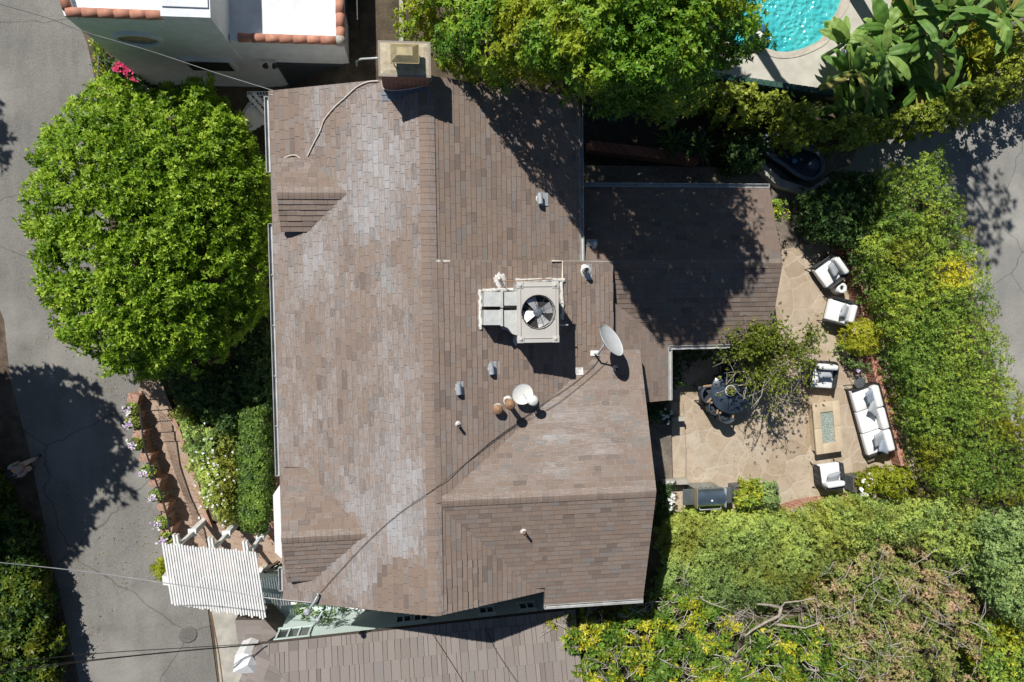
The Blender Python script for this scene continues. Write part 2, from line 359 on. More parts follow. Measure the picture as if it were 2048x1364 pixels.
# smooth 2-D noise for wear patches in photo pixels
_g = RNG.random((64, 64))
def n2(u, v, s):
    x, y = u / s + 100, v / s + 100; i, j = int(math.floor(x)), int(math.floor(y)); fx, fy = x - i, y - j; fx = fx * fx * (3 - 2 * fx); fy = fy * fy * (3 - 2 * fy)
    G = lambda a, b: _g[a % 64, b % 64]
    return (G(i, j) * (1 - fx) + G(i + 1, j) * fx) * (1 - fy) + (G(i, j + 1) * (1 - fx) + G(i + 1, j + 1) * fx) * fy
def blob(u, v, cx, cy, rx, ry): return max(0, 1 - ((u - cx) / rx) ** 2 - ((v - cy) / ry) ** 2)
def wear_w(u, v):
    s = .34 + .45 * (n2(u, v * .35, 22) - .4)
    for c in ((745, 330, 55, 170, .8), (705, 430, 60, 90, .5), (800, 310, 60, 200, .35), (640, 500, 45, 110, .65), (600, 570, 40, 60, .3), (800, 800, 70, 300, .3), (820, 1020, 60, 130, .5), (745, 1090, 90, 120, .55), (620, 250, 30, 90, .5),
              (700, 1150, 70, 60, .5), (590, 850, 40, 60, .3), (715, 980, 40, 70, .4)): s += .55 * c[4] * blob(u, v, *c[:4]) ** .7
    if u < 610 and v < 330 or (v > 1125 and u > 750): s *= .25
    return max(0, min(1.1, s))
def wear_e(u, v): return max(0, .12 + .25 * (n2(u, v, 60) - .4))
def wear_n(u, v): return max(0, .2 + .45 * (n2(u * .5, v, 25) - .45) + .4 * blob(u, v, 1150, 850, 120, 120))
def curl_w(u, v):
    if 555 < u < 625 and 215 < v < 345 or 560 < u < 640 and 460 < v < 560: return .03
    if 755 < u < 850 and 1125 < v < 1240: return .035
    return .004 if n2(u, v, 30) < .6 else .008
def curl_e(u, v):
    if 865 < u < 950 and v > 1120: return .035
    if 1120 < u < 1225 and 530 < v < 700: return .03
    if 870 < u < 1130 and 525 < v < 760: return .014
    return .006

# ------------------------------------------------------------ the main house
ZE, ZT = 3.0, 4.55
yN = P(540, 190, ZE).y; yS = P(566, 1192, ZE).y; yN = (yN + P(1158, 188, ZE).y) / 2
xW = (P(540, 190, ZE).x + P(556, 950, ZE).x) / 2; xE = P(1159, 350, ZE).x; xR = P(860, 600, ZT).x
yTN = P(850, 150, ZT).y; yTS = P(872, 1243, ZT).y; yN = (yN + yTN) / 2; yS = (yS + yTS) / 2
print('main roof', xW, xR, xE, yN, yS, yTN, yTS)
house = thing('brown_house', 'main house with large brown shingle roof in the centre, brick chimney and white gutters', 'house', (0, 0, -.3))
# walls
q = MB(); xi, xj = xW + .45, xE - .45; yi, yj = yS + .45, yN - .35
q.prism([(xi, yi), (xj, yi), (xj, yj), (xi, yj)], -2.6, 2.95)
def gable(q, x0, x1, zr, zl, y, wd, base):           # triangle closing a gable end
    q.add([(x0, y, base), (x1, y, base), ((x0 + x1) / 2, y, zr), (x0, y + wd, base), (x1, y + wd, base), ((x0 + x1) / 2, y + wd, zr)], [(0, 1, 2), (3, 5, 4), (0, 3, 4, 1), (1, 4, 5, 2), (2, 5, 3, 0)])
gable(q, xi, xj, ZT - .25, 0, yi, .1, 2.9); gable(q, xi, xj, ZT - .25, 0, yj - .1, .1, 2.9)
wx1 = P(1560, 527, 2.2).x - .35; wy0 = P(1450, 690, 2.15).y + .4; wy1 = P(1350, 373, 2.15).y - .4
q.prism([(xj + .01, wy0), (wx1, wy0), (wx1, wy1), (xj + .01, wy1)], -.1, 2.1)
cx1 = P(1300, 990, 3.6).x - .4; cy0 = P(1200, 1200, 3.37).y + .4; cy1 = P(1250, 700, 3.2).y - .3
q.prism([(xj + .012, cy0), (cx1, cy0), (cx1, cy1), (xj + .012, cy1)], -1.2, 3.05)
q.build('wall', M_wall, house)
# slopes
T = Vector
def main_z(x): return ZT - (ZT - ZE) * abs(x - xR) / (abs(xW - xR) if x < xR else abs(xE - xR))
slope('roof', [T((xR, yN, ZT)), T((xR, yS, ZT)), T((xW, yS, ZE)), T((xW, yN, ZE))], M_shw, house, wear=wear_w, curl=curl_w, deck=M_joint, hgap=.009, vgap=.007, lift=.006, label='western main slope with pale worn streaks')
ye = P(1100, 523, 3.4).y
slope('roof', [T((xR, yN, ZT)), T((xR, yS, ZT)), T((xE, yS, ZE)), T((xE, yN, ZE))], M_shw, house, wear=wear_e, curl=curl_e, label='eastern main slope')
# raised eastern extension
xX = P(1225, 610, 3.12).x; yX1 = ye; yX0 = P(1225, 760, 3.2).y; zX = 3.12
slope('roof', [T((xR + .05, yX1, ZT + .03)), T((xR + .05, P(1000, 1000, 4.5).y, ZT + .03)), T((xX, P(1000, 1000, 4.5).y + 1, zX)), T((xX, yX1, zX))], M_shw, house, wear=wear_e, curl=curl_e, under=.2, label='raised slope below the air conditioner')
# cross gable to the east
xC = P(1315, 990, ZT).x; yC = P(1100, 992, ZT).y; zn = 3.22; zs = 3.37; yCn = P(1260, 700, zn).y; yCs = P(1190, 1203, zs).y
xC = (xC + P(1284, 1200, zs).x) / 2
slope('roof', [T((xR + .1, yC, ZT)), T((xC, yC, ZT)), T((xC, yCn, zn)), T((xR + .1, yCn, zn))], M_shn, house, wear=wear_n, deck=M_joint, hgap=.009, vgap=.007, lift=.006, label='north slope of the eastern cross gable')
vx = P(1088, 1200, zs).x
k = (ZT - zs) / abs(yC - yCs); KS = k
slope('roof', [T((xR + .1, yC, ZT)), T((vx, yC, ZT)), T((vx, yS + .15, ZT - k * abs(yC - yS - .15))), T((xR + .1, yS + .15, ZT - k * abs(yC - yS - .15)))], M_shn, house, wear=lambda u, v: .08, label='valley part of the eastern cross gable')
slope('roof', [T((vx, yC, ZT)), T((xC, yC, ZT)), T((xC, yCs, zs)), T((vx, yCs, zs))], M_shn, house, wear=lambda u, v: .08, curl=lambda u, v: .006, label='south slope of the eastern cross gable')
# wing with its own ridge
zwe, zwr = 2.15, 2.95; yWr = P(1400, 527, zwr).y; yWn = P(1350, 374, zwe).y; yWs = P(1440, 689, zwe).y; xWr = (P(1568, 527, zwr).x + P(1536, 374, zwe).x) / 2
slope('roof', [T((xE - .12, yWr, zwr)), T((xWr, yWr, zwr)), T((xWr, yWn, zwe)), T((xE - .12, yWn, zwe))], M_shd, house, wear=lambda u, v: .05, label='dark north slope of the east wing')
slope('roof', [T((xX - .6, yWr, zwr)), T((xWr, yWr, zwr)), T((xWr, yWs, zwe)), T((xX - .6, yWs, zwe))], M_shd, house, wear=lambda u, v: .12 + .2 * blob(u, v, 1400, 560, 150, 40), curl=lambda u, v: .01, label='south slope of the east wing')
xL = P(1337, 740, zwe).x; yL = P(1320, 801, zwe).y
slope('roof', [T((xX - .6, yWs + 1.4, zwe + .37 * (xL - xX + .6))), T((xX - .6, yL, zwe + .37 * (xL - xX + .6))), T((xL, yL, zwe)), T((xL, yWs, zwe)), T((xX - .0, yWs + 1.35, zwe + .37 * (xL - xX)))], M_shw, house, wear=wear_e, label='low slope between wing and cross gable')
# two small gables on the street side
def dormer(yc_, yn_, ys_, xw_, xe_, zr, lab):
    kz = .37; yc = P(xw_, yc_, zr).y; yn = P(xw_, yn_, zr - .4).y; ys = P(xw_, ys_, zr - .4).y; x0 = P(xw_, yc_, zr).x; x1 = P(xe_, yc_, zr).x
    slope('roof', [T((x0, yc, zr)), T((x1, yc, zr)), T((x1, yn, zr - kz * abs(yn - yc))), T((x0, yn, zr - kz * abs(yn - yc)))], M_shn, house, wear=wear_n, label='north slope of the ' + lab)
    slope('roof', [T((x0, yc, zr)), T((x1, yc, zr)), T((x1, ys, zr - kz * 1.15 * abs(ys - yc))), T((x0, ys, zr - kz * 1.15 * abs(ys - yc)))], M_shn, house, wear=wear_n, curl=lambda u, v: .012, lift=.014, label='south slope of the ' + lab)
    ridgecap('ridge_cap', (x0, yc, zr), (x1 + .1, yc, zr), M_shn, house)
    q = MB(); q.add([(x0 + .25, yn, 2.2), (x0 + .25, ys, 2.2), (x0 + .25, ys, zr - kz * abs(ys - yc) - .16), (x0 + .25, yc, zr - .16), (x0 + .25, yn, zr - kz * abs(yn - yc) - .16),
                     (x0 + .4, yn, 2.2), (x0 + .4, ys, 2.2), (x0 + .4, ys, zr - kz * abs(ys - yc) - .16), (x0 + .4, yc, zr - .16), (x0 + .4, yn, zr - kz * abs(yn - yc) - .16)],
                    [(0, 4, 3, 2, 1), (5, 6, 7, 8, 9), (0, 1, 6, 5), (1, 2, 7, 6), (2, 3, 8, 7), (3, 4, 9, 8), (4, 0, 5, 9)]); q.build('gable_wall', M_wall, house)
dormer(385, 317, 463, 553, 690, 3.76, 'upper street side gable')
dormer(1076, 940, 1170, 562, 738, 3.88, 'lower street side gable')
ridgecap('ridge_cap', (xR, yN, ZT), (xR, yS, ZT), M_shw, house, .19)
ridgecap('ridge_cap', (xR + .2, yC, ZT + .005), (xC, yC, ZT + .005), M_shn, house, .16)
ridgecap('ridge_cap', (xX, yWr, zwr), (xWr, yWr, zwr), M_shd, house, .12)
# gutters
def gutter(a, b, endcaps=True, mat=None, w_=.10):
    a = Vector(a); b = Vector(b); d = (b - a).normalized(); sd = d.cross(T((0, 0, 1))); q = MB()
    for s_ in (-1, 1): q.bar(a + sd * s_ * w_ / 2, b + sd * s_ * w_ / 2, .014, .10)
    q.bar(a - T((0, 0, .045)), b - T((0, 0, .045)), w_, .012)
    for e, s_ in ((a, 1), (b, -1)): q.bar(e - sd * w_ / 2 + d * s_ * .006, e + sd * w_ / 2 + d * s_ * .006, .012, .1)
    n = int((b - a).length / 1.2)
    for i in range(1, n): c = a + (b - a) * i / n; q.bar(c - sd * w_ / 2, c + sd * w_ / 2, .03, .012)
    return q.build('gutter', mat or M_gutter, house)
gW = xW - .05
gutter((gW, P(540, 193, ZE).y, ZE - .03), (gW, P(545, 345, ZE).y, ZE - .03)); gutter((gW, P(548, 447, ZE).y, ZE - .03), (gW, P(555, 952, ZE).y, ZE - .03)); gutter((gW, P(562, 1135, ZE).y, ZE - .03), (gW, P(562, 1182, ZE).y, ZE - .03))
gutter((xE + .05, yN + .05, ZE - .03), (xE + .05, ye, ZE - .03))
gutter((xE + .0, yWn + .05, zwe - .02), (xWr, yWn + .05, zwe - .02)); gutter((xL + .05, yL, zwe - .03), (xL + .05, yWs - .06, zwe - .03)); gutter((xL, yWs - .06, zwe - .035), (xWr - .1, yWs - .06, zwe - .035))
gutter((vx, yCs - .06, zs - .03), (xC, yCs - .06, zs - .03))
q = MB(); q.bar(P(540, 190, ZE), P(575, 190, ZE), .02, .1); q.bar((P(1103, 523, 3.6).x, ye + .012, main_z(P(1103, 523, 3.6).x) + .05), (xX, ye + .012, zX - .06), .022, .09)
q.bar((xX + .012, yX1, zX - .06), (xX + .012, yCn + .05, zX - .06), .02, .11); q.build('fascia', M_gutter, house)
# white flat-roofed bay on the street side
q = MB(); q.prism([P(546, 990, 1.9), P(566, 960, 1.9), P(620, 955, 1.9), P(620, 1135, 1.9), P(568, 1121, 1.9), P(550, 1105, 1.9)], -1.6, 1.9); q.build('bay_window', M_white, house)
# skylight-like roof spots: wing window trim
# chimney
zc1 = 5.42; ch = [P(757, 84, zc1), P(860, 83, zc1), P(862, 150, zc1), P(757, 152, zc1)]
xa, xb = min(p.x for p in ch), max(p.x for p in ch); yb, ya = max(p.y for p in ch), min(p.y for p in ch)
M_brick = brickmat('red_brick', [(.17, .05, .035), (.26, .085, .05), (.32, .12, .07)], (.28, .24, .2), .21, .075, .008, axes='Z')
q = MB(); q.prism([(xa + .05, ya + .04), (xb - .05, ya + .04), (xb - .05, yb - .04), (xa + .05, yb - .04)], -1, zc1 - .1); q.prism([(xa, ya), (xb, ya), (xb, yb), (xa, yb)], zc1 - .1, zc1 - .02)
cho = q.build('chimney', M_brick, house)
q = MB(); e = .04; q.add([(xa + e, ya + e, zc1 - .022), (xb - e, ya + e, zc1 - .022), (xb - e, yb - e, zc1 - .022), (xa + e, yb - e, zc1 - .022), (xa + .16, ya + .14, zc1 + .01), (xb - .16, ya + .14, zc1 + .01), (xb - .16, yb - .14, zc1 + .01), (xa + .16, yb - .14, zc1 + .01)],
      [(0, 1, 5, 4), (1, 2, 6, 5), (2, 3, 7, 6), (3, 0, 4, 7), (4, 5, 6, 7)])
q.build('cement_crown', pm('cement_crown', (.52, .46, .34), (.36, .30, .2), 5, .9, bs=.6), cho)
za = 5.78; c4 = [P(780, 85, za), P(838, 85, za), P(838, 125, za), P(780, 125, za)]; x0, x1 = c4[0].x, c4[2].x; y1, y0 = c4[0].y, c4[2].y
q = MB(); i_ = .14
q.add([(x0, y0, za - .06), (x1, y0, za - .06), (x1, y1, za - .06), (x0, y1, za - .06), (x0 + i_, y0 + i_, za + .03), (x1 - i_, y0 + i_, za + .03), (x1 - i_, y1 - i_ * .7, za + .03), (x0 + i_, y1 - i_ * .7, za + .03)], [(0, 1, 5, 4), (1, 2, 6, 5), (2, 3, 7, 6), (3, 0, 4, 7), (4, 5, 6, 7)])
for a_, b_ in (((x0, y0), (x1, y0)), ((x1, y0), (x1, y1)), ((x1, y1), (x0, y1)), ((x0, y1), (x0, y0))): q.bar((*a_, za - .075), (*b_, za - .075), .012, .035)
for a_, b_ in ((x0 + .06, y0 + .06), (x1 - .06, y0 + .06), (x1 - .06, y1 - .06), (x0 + .06, y1 - .06)): q.bar((a_, b_, zc1 - .02), (a_, b_, za - .06), .02, .02)
q.build('flue_cap', pm('weathered_flue_metal', (.36, .29, .15), (.24, .21, .13), 5, .5, .35), cho)
MB().lathe([(.13, 0), (.13, .2), (.11, .2)], ((x0 + x1) / 2, (y0 + y1) / 2, zc1), 20).build('flue', M_galv, cho)
q = MB(); q.bar((xa - .02, ya - .015, main_z(xa) + .03), (xR, ya - .015, ZT + .03), .10, .02); q.bar((xa, ya - .12, main_z(xa) + .02), (xb, ya - .12, ZT + .01), .16, .02)
q.build('flashing', pm('dull_flashing', (.17, .2, .24), (.12, .14, .17), 6, .6), cho)
# ------------------------------------------------------------ foliage
def inpoly(u, v, poly):
    ins = np.zeros(u.shape, bool); n = len(poly)
    for i in range(n):
        x1, y1 = poly[i]; x2, y2 = poly[(i + 1) % n]
        if y1 == y2: continue
        c = ((y1 > v) != (y2 > v)) & (u < (x2 - x1) * (v - y1) / (y2 - y1) + x1); ins ^= c
    return ins
def pdist(u, v, poly):
    d = np.full(u.shape, 1e9); n = len(poly)
    for i in range(n):
        x1, y1 = poly[i]; x2, y2 = poly[(i + 1) % n]; dx, dy = x2 - x1, y2 - y1
        t = np.clip(((u - x1) * dx + (v - y1) * dy) / (dx * dx + dy * dy + 1e-9), 0, 1)
        d = np.minimum(d, np.hypot(u - x1 - t * dx, v - y1 - t * dy))
    return d
def leafmesh(name, P0, Nn, ln, n_per, mat, parent=None, loc=None, aspect=.38, tilt=(15, 75), droop=.15, rv=None, jit=.5, label=None, shape=0):
    """one mesh: at each point a rosette of n_per leaves around normal Nn"""
    K = len(P0); ln = np.broadcast_to(np.asarray(ln, float), (K,)); rv = RNG.random(K) if rv is None else rv
    Nn = Nn / np.linalg.norm(Nn, axis=1, keepdims=True)
    a = np.where(np.abs(Nn[:, 2:3]) < .9, np.array([[0, 0, 1.]]), np.array([[1., 0, 0]])); t1 = np.cross(Nn, a); t1 /= np.linalg.norm(t1, axis=1, keepdims=True); t2 = np.cross(Nn, t1)
    rep = lambda x: np.repeat(x, n_per, axis=0)
    ph = rep(RNG.random(K) * 6.28) + np.tile(np.arange(n_per) / n_per * 6.28, K) + RNG.normal(0, .25, K * n_per)
    th = np.radians(RNG.uniform(tilt[0], tilt[1], K * n_per)); c, s = np.cos(ph)[:, None], np.sin(ph)[:, None]
    rad = rep(t1) * c + rep(t2) * s; n0 = rep(Nn); D = n0 * np.cos(th)[:, None] + rad * np.sin(th)[:, None]; S = np.cross(D, n0 + .001); S /= np.linalg.norm(S, axis=1, keepdims=True) + 1e-9
    U = np.cross(S, D); l = rep(ln) * RNG.uniform(.7, 1.25, K * n_per); l = l[:, None]; b = rep(P0) + RNG.normal(0, 1, (K * n_per, 3)) * l * .12 * jit
    wd = l * aspect / 2; B = b + D * l * .06; M1 = b + D * l * .5 + U * l * .05
    Tt = b + D * l - np.sign(U[:, 2:3] + 1e-6) * U * l * droop; V = np.stack([B, M1 + S * wd, Tt, M1 - S * wd], 1).reshape(-1, 3)
    nq = K * n_per; me = bpy.data.meshes.new(name); me.vertices.add(nq * 4); me.vertices.foreach_set('co', V.astype(np.float32).ravel())
    me.loops.add(nq * 4); me.loops.foreach_set('vertex_index', np.arange(nq * 4, dtype=np.int32)); me.polygons.add(nq); me.polygons.foreach_set('loop_start', np.arange(0, nq * 4, 4, dtype=np.int32))
    me.update(calc_edges=True)
    r = np.clip(rep(rv) + RNG.normal(0, .13, nq), 0, 1); at = me.attributes.new('rnd', 'FLOAT', 'FACE'); at.data.foreach_set('value', r.astype(np.float32))
    o = link(name, me, mat, parent, loc)
    if label: o['label'] = label
    return o
def h3(a, b, c): x = np.sin(a * 127.1 + b * 311.7 + c * 74.7) * 43758.5453; return x - np.floor(x)
def vn(x, y, z=0.0):
    x, y, z = np.broadcast_arrays(x, y, z); i, j, k = np.floor(x), np.floor(y), np.floor(z); f, g_, h = x - i, y - j, z - k
    f = f * f * (3 - 2 * f); g_ = g_ * g_ * (3 - 2 * g_); h = h * h * (3 - 2 * h); o = 0
    for a in (0, 1):
        for b in (0, 1):
            for c in (0, 1): o = o + h3(i + a, j + b, k + c) * (f if a else 1 - f) * (g_ if b else 1 - g_) * (h if c else 1 - h)
    return o
def crown(name, poly, ze, zt, mat, parent=None, loc=None, ind=None, ln=.12, dens=60, n_per=7, rim=60, lump=30, lh=.35, power=2.0, gaps=0.0, gscale=40, depth=.5, zlow=None, aspect=.38,
          tilt=(35, 88), rfun=None, label=None, ragged=14, zfun=None, droop=.15, flat=False, inner=True, lnoise=.3, fill=.6):
    """foliage over a photo outline: a domed, lumpy skin of leaf rosettes from rim height ze up to zt, with fill below and an underside"""
    us = [p[0] for p in poly]; vsx = [p[1] for p in poly]; u0, u1, v0, v1 = min(us), max(us), min(vsx), max(vsx)
    sc = F / (H - (ze + zt) / 2); A = (u1 - u0 + 40) * (v1 - v0 + 40) / sc ** 2; Nn = int(A * dens * 2.1)
    def hf(u, v):
        ins = inpoly(u, v, poly); d = pdist(u, v, poly) * np.where(ins, 1, -1) + (vn(u / ragged, v / ragged) - .5) * ragged * 1.3
        if flat: q = np.clip(d / rim, 0, 1) ** .35
        else: q = np.clip(d / rim, 0, 1); q = (1 - (1 - q) ** power) ** (1 / power)
        zb = (zfun(u, v) if zfun is not None else zt); z = zb - (zt - ze) * (1 - q)
        if lh:
            gu, gv = u / lump, v / lump; best = np.zeros(u.shape)
            iu, iv = np.floor(gu), np.floor(gv)
            for a in (-1, 0, 1):
                for b in (-1, 0, 1):
                    cu, cv = iu + a, iv + b; px_, py_ = cu + h3(cu, cv, 1.), cv + h3(cu, cv, 2.); r = .55 + .45 * h3(cu, cv, 3.)
                    dd = ((gu - px_) ** 2 + (gv - py_) ** 2) / r ** 2; best = np.maximum(best, np.sqrt(np.clip(1 - dd, 0, 1)) * r)
            z = z + lh * (best - .5) * np.clip(d / 12, .15, 1)
        return z, d
    u = RNG.uniform(u0 - 20, u1 + 20, Nn); v = RNG.uniform(v0 - 20, v1 + 20, Nn); z, d = hf(u, v); k = d > 0
    if gaps: k &= vn(u / gscale + 9, v / gscale + 4) > gaps * (1 + .4 * RNG.random(Nn))
    u, v, z, d = u[k], v[k], z[k], d[k]
    e = 5.0; z1, _ = hf(u + e, v); z2, _ = hf(u, v + e); p0 = PN(u, v, z); p1 = PN(u + e, v, z1); p2 = PN(u, v + e, z2); nn = np.cross(p2 - p0, p1 - p0); nn *= np.sign(nn[:, 2:3]); nn /= np.linalg.norm(nn, axis=1, keepdims=True)
    nn = nn + np.array([0, 0, .35]) + RNG.normal(0, .22, nn.shape); 
    p0 = p0 - np.array([0, 0, 1.]) * (RNG.random(len(p0)) ** 2.5 * depth)[:, None] + RNG.normal(0, ln * lnoise, p0.shape)
    rv = rfun(u, v, z) if rfun else vn(u / 25, v / 25) * .5 + RNG.random(len(u)) * .5
    pts, nrm, rr, ll = [p0], [nn], [rv], [np.full(len(p0), ln)]
    if inner:                                        # leaves lower in the volume and the underside
        m = int(len(p0) * fill); ii = RNG.integers(0, len(p0), m); pp = p0[ii].copy(); f = RNG.random(m); zl = (zlow if zlow is not None else ze - .6)
        pp[:, 2] = (pp[:, 2] - ind * f) if ind else pp[:, 2] * (1 - f) + np.minimum(zl + .0 * f, pp[:, 2]) * f; c0 = pp[:, :2].mean(0); pp[:, :2] = c0 + (pp[:, :2] - c0) * (1 - .12 * f[:, None])
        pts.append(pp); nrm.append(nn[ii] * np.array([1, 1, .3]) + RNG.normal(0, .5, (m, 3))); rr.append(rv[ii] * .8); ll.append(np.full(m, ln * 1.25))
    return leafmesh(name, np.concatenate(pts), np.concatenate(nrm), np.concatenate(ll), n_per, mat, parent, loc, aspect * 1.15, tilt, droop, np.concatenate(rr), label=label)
def limbs(name, base, top, mat, parent=None, r=.16, spread=2.0, n=7, loc=None, lean=None, seed=1, sub=2):
    rd = random.Random(seed); q = MB(); base = Vector(base); top = Vector(top); mid = base.lerp(top, .55) + Vector((rd.uniform(-.15, .15), rd.uniform(-.15, .15), 0))
    q.tube([base, base.lerp(mid, .5) + Vector((.04, -.05, 0)), mid], [r * 1.25, r, r * .8], 9)
    for i in range(n):
        a = i / n * 6.28 + rd.uniform(-.3, .3); e = Vector((math.cos(a) * spread * rd.uniform(.6, 1), math.sin(a) * spread * rd.uniform(.6, 1), 0)) + top - Vector((0, 0, rd.uniform(.1, .6)))
        m_ = mid.lerp(e, .5) + Vector((rd.uniform(-.2, .2), rd.uniform(-.2, .2), .15)); q.tube([mid, m_, e], [r * .55, r * .35, r * .1], 6)
        for j in range(sub):
            f = rd.uniform(.3, .8); s0 = m_.lerp(e, f); e2 = s0 + Vector((rd.uniform(-.6, .6), rd.uniform(-.6, .6), rd.uniform(.05, .4))) * spread * .4; q.tube([s0, s0.lerp(e2, .5) + Vector((0, 0, .06)), e2], [r * .2, r * .13, r * .05], 5)
    return q.build(name, mat, parent, loc)
def tree(name, label, cat, base, poly, ze, zt, mat, group=None, bark=None, tr=.15, seed=1, n=7, spread=None, tops=None, **kw):
    t = thing(name, label, cat, base, group); cu = sum(p[0] for p in poly) / len(poly); cv = sum(p[1] for p in poly) / len(poly)
    crown('crown', poly, ze, zt, mat, t, **kw); c = P(cu, cv, (ze + zt) / 2); pw = [P(u, v, ze) for u, v in poly]; sp = spread or .38 * (max(p.x for p in pw) - min(p.x for p in pw))
    tz = tops[0] if tops else ze + (zt - ze) * .45; c = P(cu, cv, tz)
    limbs('trunk', base, (c.x, c.y, tz), bark or M_bark, t, tr, sp, n, seed=seed); return t
def shrub(name, label, cat, poly, ze, zt, mat, zb, group=None, stem=True, **kw):
    cu = sum(p[0] for p in poly) / len(poly); cv = sum(p[1] for p in poly) / len(poly); c = P(cu, cv, (ze + zt) / 2)
    t = thing(name, label, cat, (c.x, c.y, zb), group); kw.setdefault('zlow', zb + .1); o = crown('foliage', poly, ze, zt, mat, t, **kw)
    limbs('stem', (c.x, c.y, zb), (c.x, c.y, max(ze, zb + .3)), M_bark, t, .035, .4, 5, seed=int(cu), sub=1); return t
# leaf palettes: darkest, usual, lightest leaf of the species
G_street = leafmat('bright_leaf', [(.045, .11, .008), (.16, .295, .013), (.32, .49, .033), (.53, .64, .08)], transl=.3)
G_ficus = leafmat('ficus_leaf', [(.03, .08, .01), (.07, .18, .015), (.14, .30, .022), (.34, .44, .03)], (.38, .44, .025), .42, transl=.25)
G_vine = leafmat('vine_leaf', [(.06, .09, .012), (.17, .22, .02), (.32, .38, .04), (.48, .52, .09)], transl=.3)
G_hedge = leafmat('hedge_leaf', [(.05, .12, .02), (.16, .28, .045), (.28, .42, .06), (.46, .54, .06), (.80, .72, .03)], (.36, .36, .02), .35, transl=.25)
G_pitto = leafmat('pittosporum_leaf', [(.13, .22, .07), (.30, .44, .12), (.50, .62, .14), (.70, .74, .14)], (.34, .36, .05), .45, transl=.25)
G_blue = leafmat('bluish_leaf', [(.10, .18, .06), (.22, .34, .11), (.33, .45, .14), (.44, .54, .18)], transl=.2)
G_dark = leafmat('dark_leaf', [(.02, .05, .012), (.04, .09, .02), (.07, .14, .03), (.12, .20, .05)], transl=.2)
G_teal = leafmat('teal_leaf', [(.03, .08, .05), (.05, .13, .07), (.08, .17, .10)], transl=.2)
G_yell = leafmat('yellow_green_leaf', [(0.176, 0.22, 0.015), (0.308, 0.352, 0.02), (0.462, 0.462, 0.03), (0.55, 0.528, 0.06)], transl=.25)
G_mix = leafmat('yellow_flecked_leaf', [(.05, .11, .015), (.12, .23, .025), (.2, .33, .04), (.62, .56, .03), (.68, .60, .05)], transl=.25)
G_dry = leafmat('dry_leaf', [(.06, .11, .02), (.18, .26, .05), (.32, .37, .08), (.44, .33, .17), (.58, .36, .25)], transl=.15)
G_boxh = leafmat('box_leaf', [(0.045, 0.09, 0.018), (0.09, 0.165, 0.03), (0.165, 0.27, 0.036), (0.27, 0.39, 0.06)], transl=.2)
G_left = leafmat('dark_hedge_leaf', [(.015, .045, .008), (.035, .085, .012), (.07, .13, .015), (.20, .24, .015)], (.20, .22, .01), .5, transl=.2)  # dark greens with yellow patches from noise
M_petalw = pm('white_petal', (.8, .8, .78), (.65, .65, .6), 9, .6, bs=0); M_petalp = pm('lilac_petal', (.55, .38, .62), (.42, .28, .5), 9, .6, bs=0); M_petalr = pm('magenta_petal', (.6, .03, .12), (.42, .02, .09), 9, .6, bs=0)
def blossoms(name, spots, size, mat, parent, n=5):   # open flowers; one object each while they are few
    if len(spots) <= 24:
        for s in spots: _bl('flower', [s], size, mat, parent, n)
    else: tag(_bl(name, spots, size, mat, parent, n), kind='stuff')
def _bl(name, spots, size, mat, parent, n):
    K = len(spots); p = np.array([tuple(s) for s in spots]); nn = np.tile([[0., 0, 1]], (K, 1)) + RNG.normal(0, .25, (K, 3))
    return leafmesh(name, p, nn, size, n, mat, parent, aspect=.9, tilt=(55, 88), droop=.05, jit=.3)

# the big street tree
tp = [(200, 160), (240, 150), (262, 172), (300, 178), (340, 165), (360, 176), (385, 152), (415, 150), (430, 170), (432, 205), (470, 210), (495, 250), (510, 290), (530, 330), (545, 375), (552, 440), (545, 500), (542, 560), (530, 620),
      (505, 660), (470, 700), (440, 740), (380, 750), (330, 752), (290, 757), (262, 762), (215, 755), (190, 728), (150, 706), (120, 680), (110, 640), (88, 610), (68, 560), (62, 500), (52, 440), (50, 380), (60, 330), (72, 290), (88, 250), (118, 225), (130, 195), (170, 178)]
tree('street_tree', 'big round bright green tree filling the left side between street and house', 'tree', P(330, 470, ZR), tp, -.2, 2.6, G_street, rim=230, lump=17, lh=.5, ln=.125, dens=115, n_per=8, tr=.2, depth=.35, zlow=-.6, gaps=.26, gscale=17, fill=.7, ragged=22, aspect=.34, tilt=(25, 80))

# the tall tree at the top
zt_f = lambda u, v: 4.9 + np.clip((u - 860) / 340, 0, 1) * 4.6
fp = [(900, -430), (820, -200), (800, -40), (796, 10), (786, 40), (800, 62), (845, 60), (860, 100), (880, 130), (930, 146), (985, 150), (1010, 145), (1050, 150), (1100, 160), (1150, 175), (1190, 185), (1240, 200), (1300, 205), (1360, 200), (1410, 185), (1420, 150), (1450, 120), (1490, 110), (1500, 80), (1540, 90), (1548, 60), (1540, 20), (1510, -60), (1500, -430)]
tree('shade_tree', 'tall dark green tree with yellow tips standing above the top edge of the brown roof', 'tree', P(1180, 130, -.1), fp, 4.2, 5.7, G_ficus, ind=1.5, tops=(7.6,), rim=110, lump=34, lh=.7, ln=.10, dens=110, n_per=7, depth=1.0, zfun=zt_f, gaps=.15, gscale=20, tr=.28, n=9, seed=4, spread=1.7, zlow=3.0, ragged=30, rfun=lambda u, v, z: np.clip(.15 + .55 * vn(u / 60, v / 45) + .35 * (1 - v / 200), 0, 1) * .8 + RNG.random(len(u)) * .2)
tree('understory_tree', 'small bluish green tree in the shade below the tall dark tree', 'tree', P(1225, 230, -.1), [(1180, 150), (1240, 140), (1300, 150), (1290, 200), (1270, 225), (1230, 232), (1190, 210)], 2.2, 3.1, G_teal, rim=40, ln=.17, dens=60, n_per=6, tr=.08, seed=5, n=4)
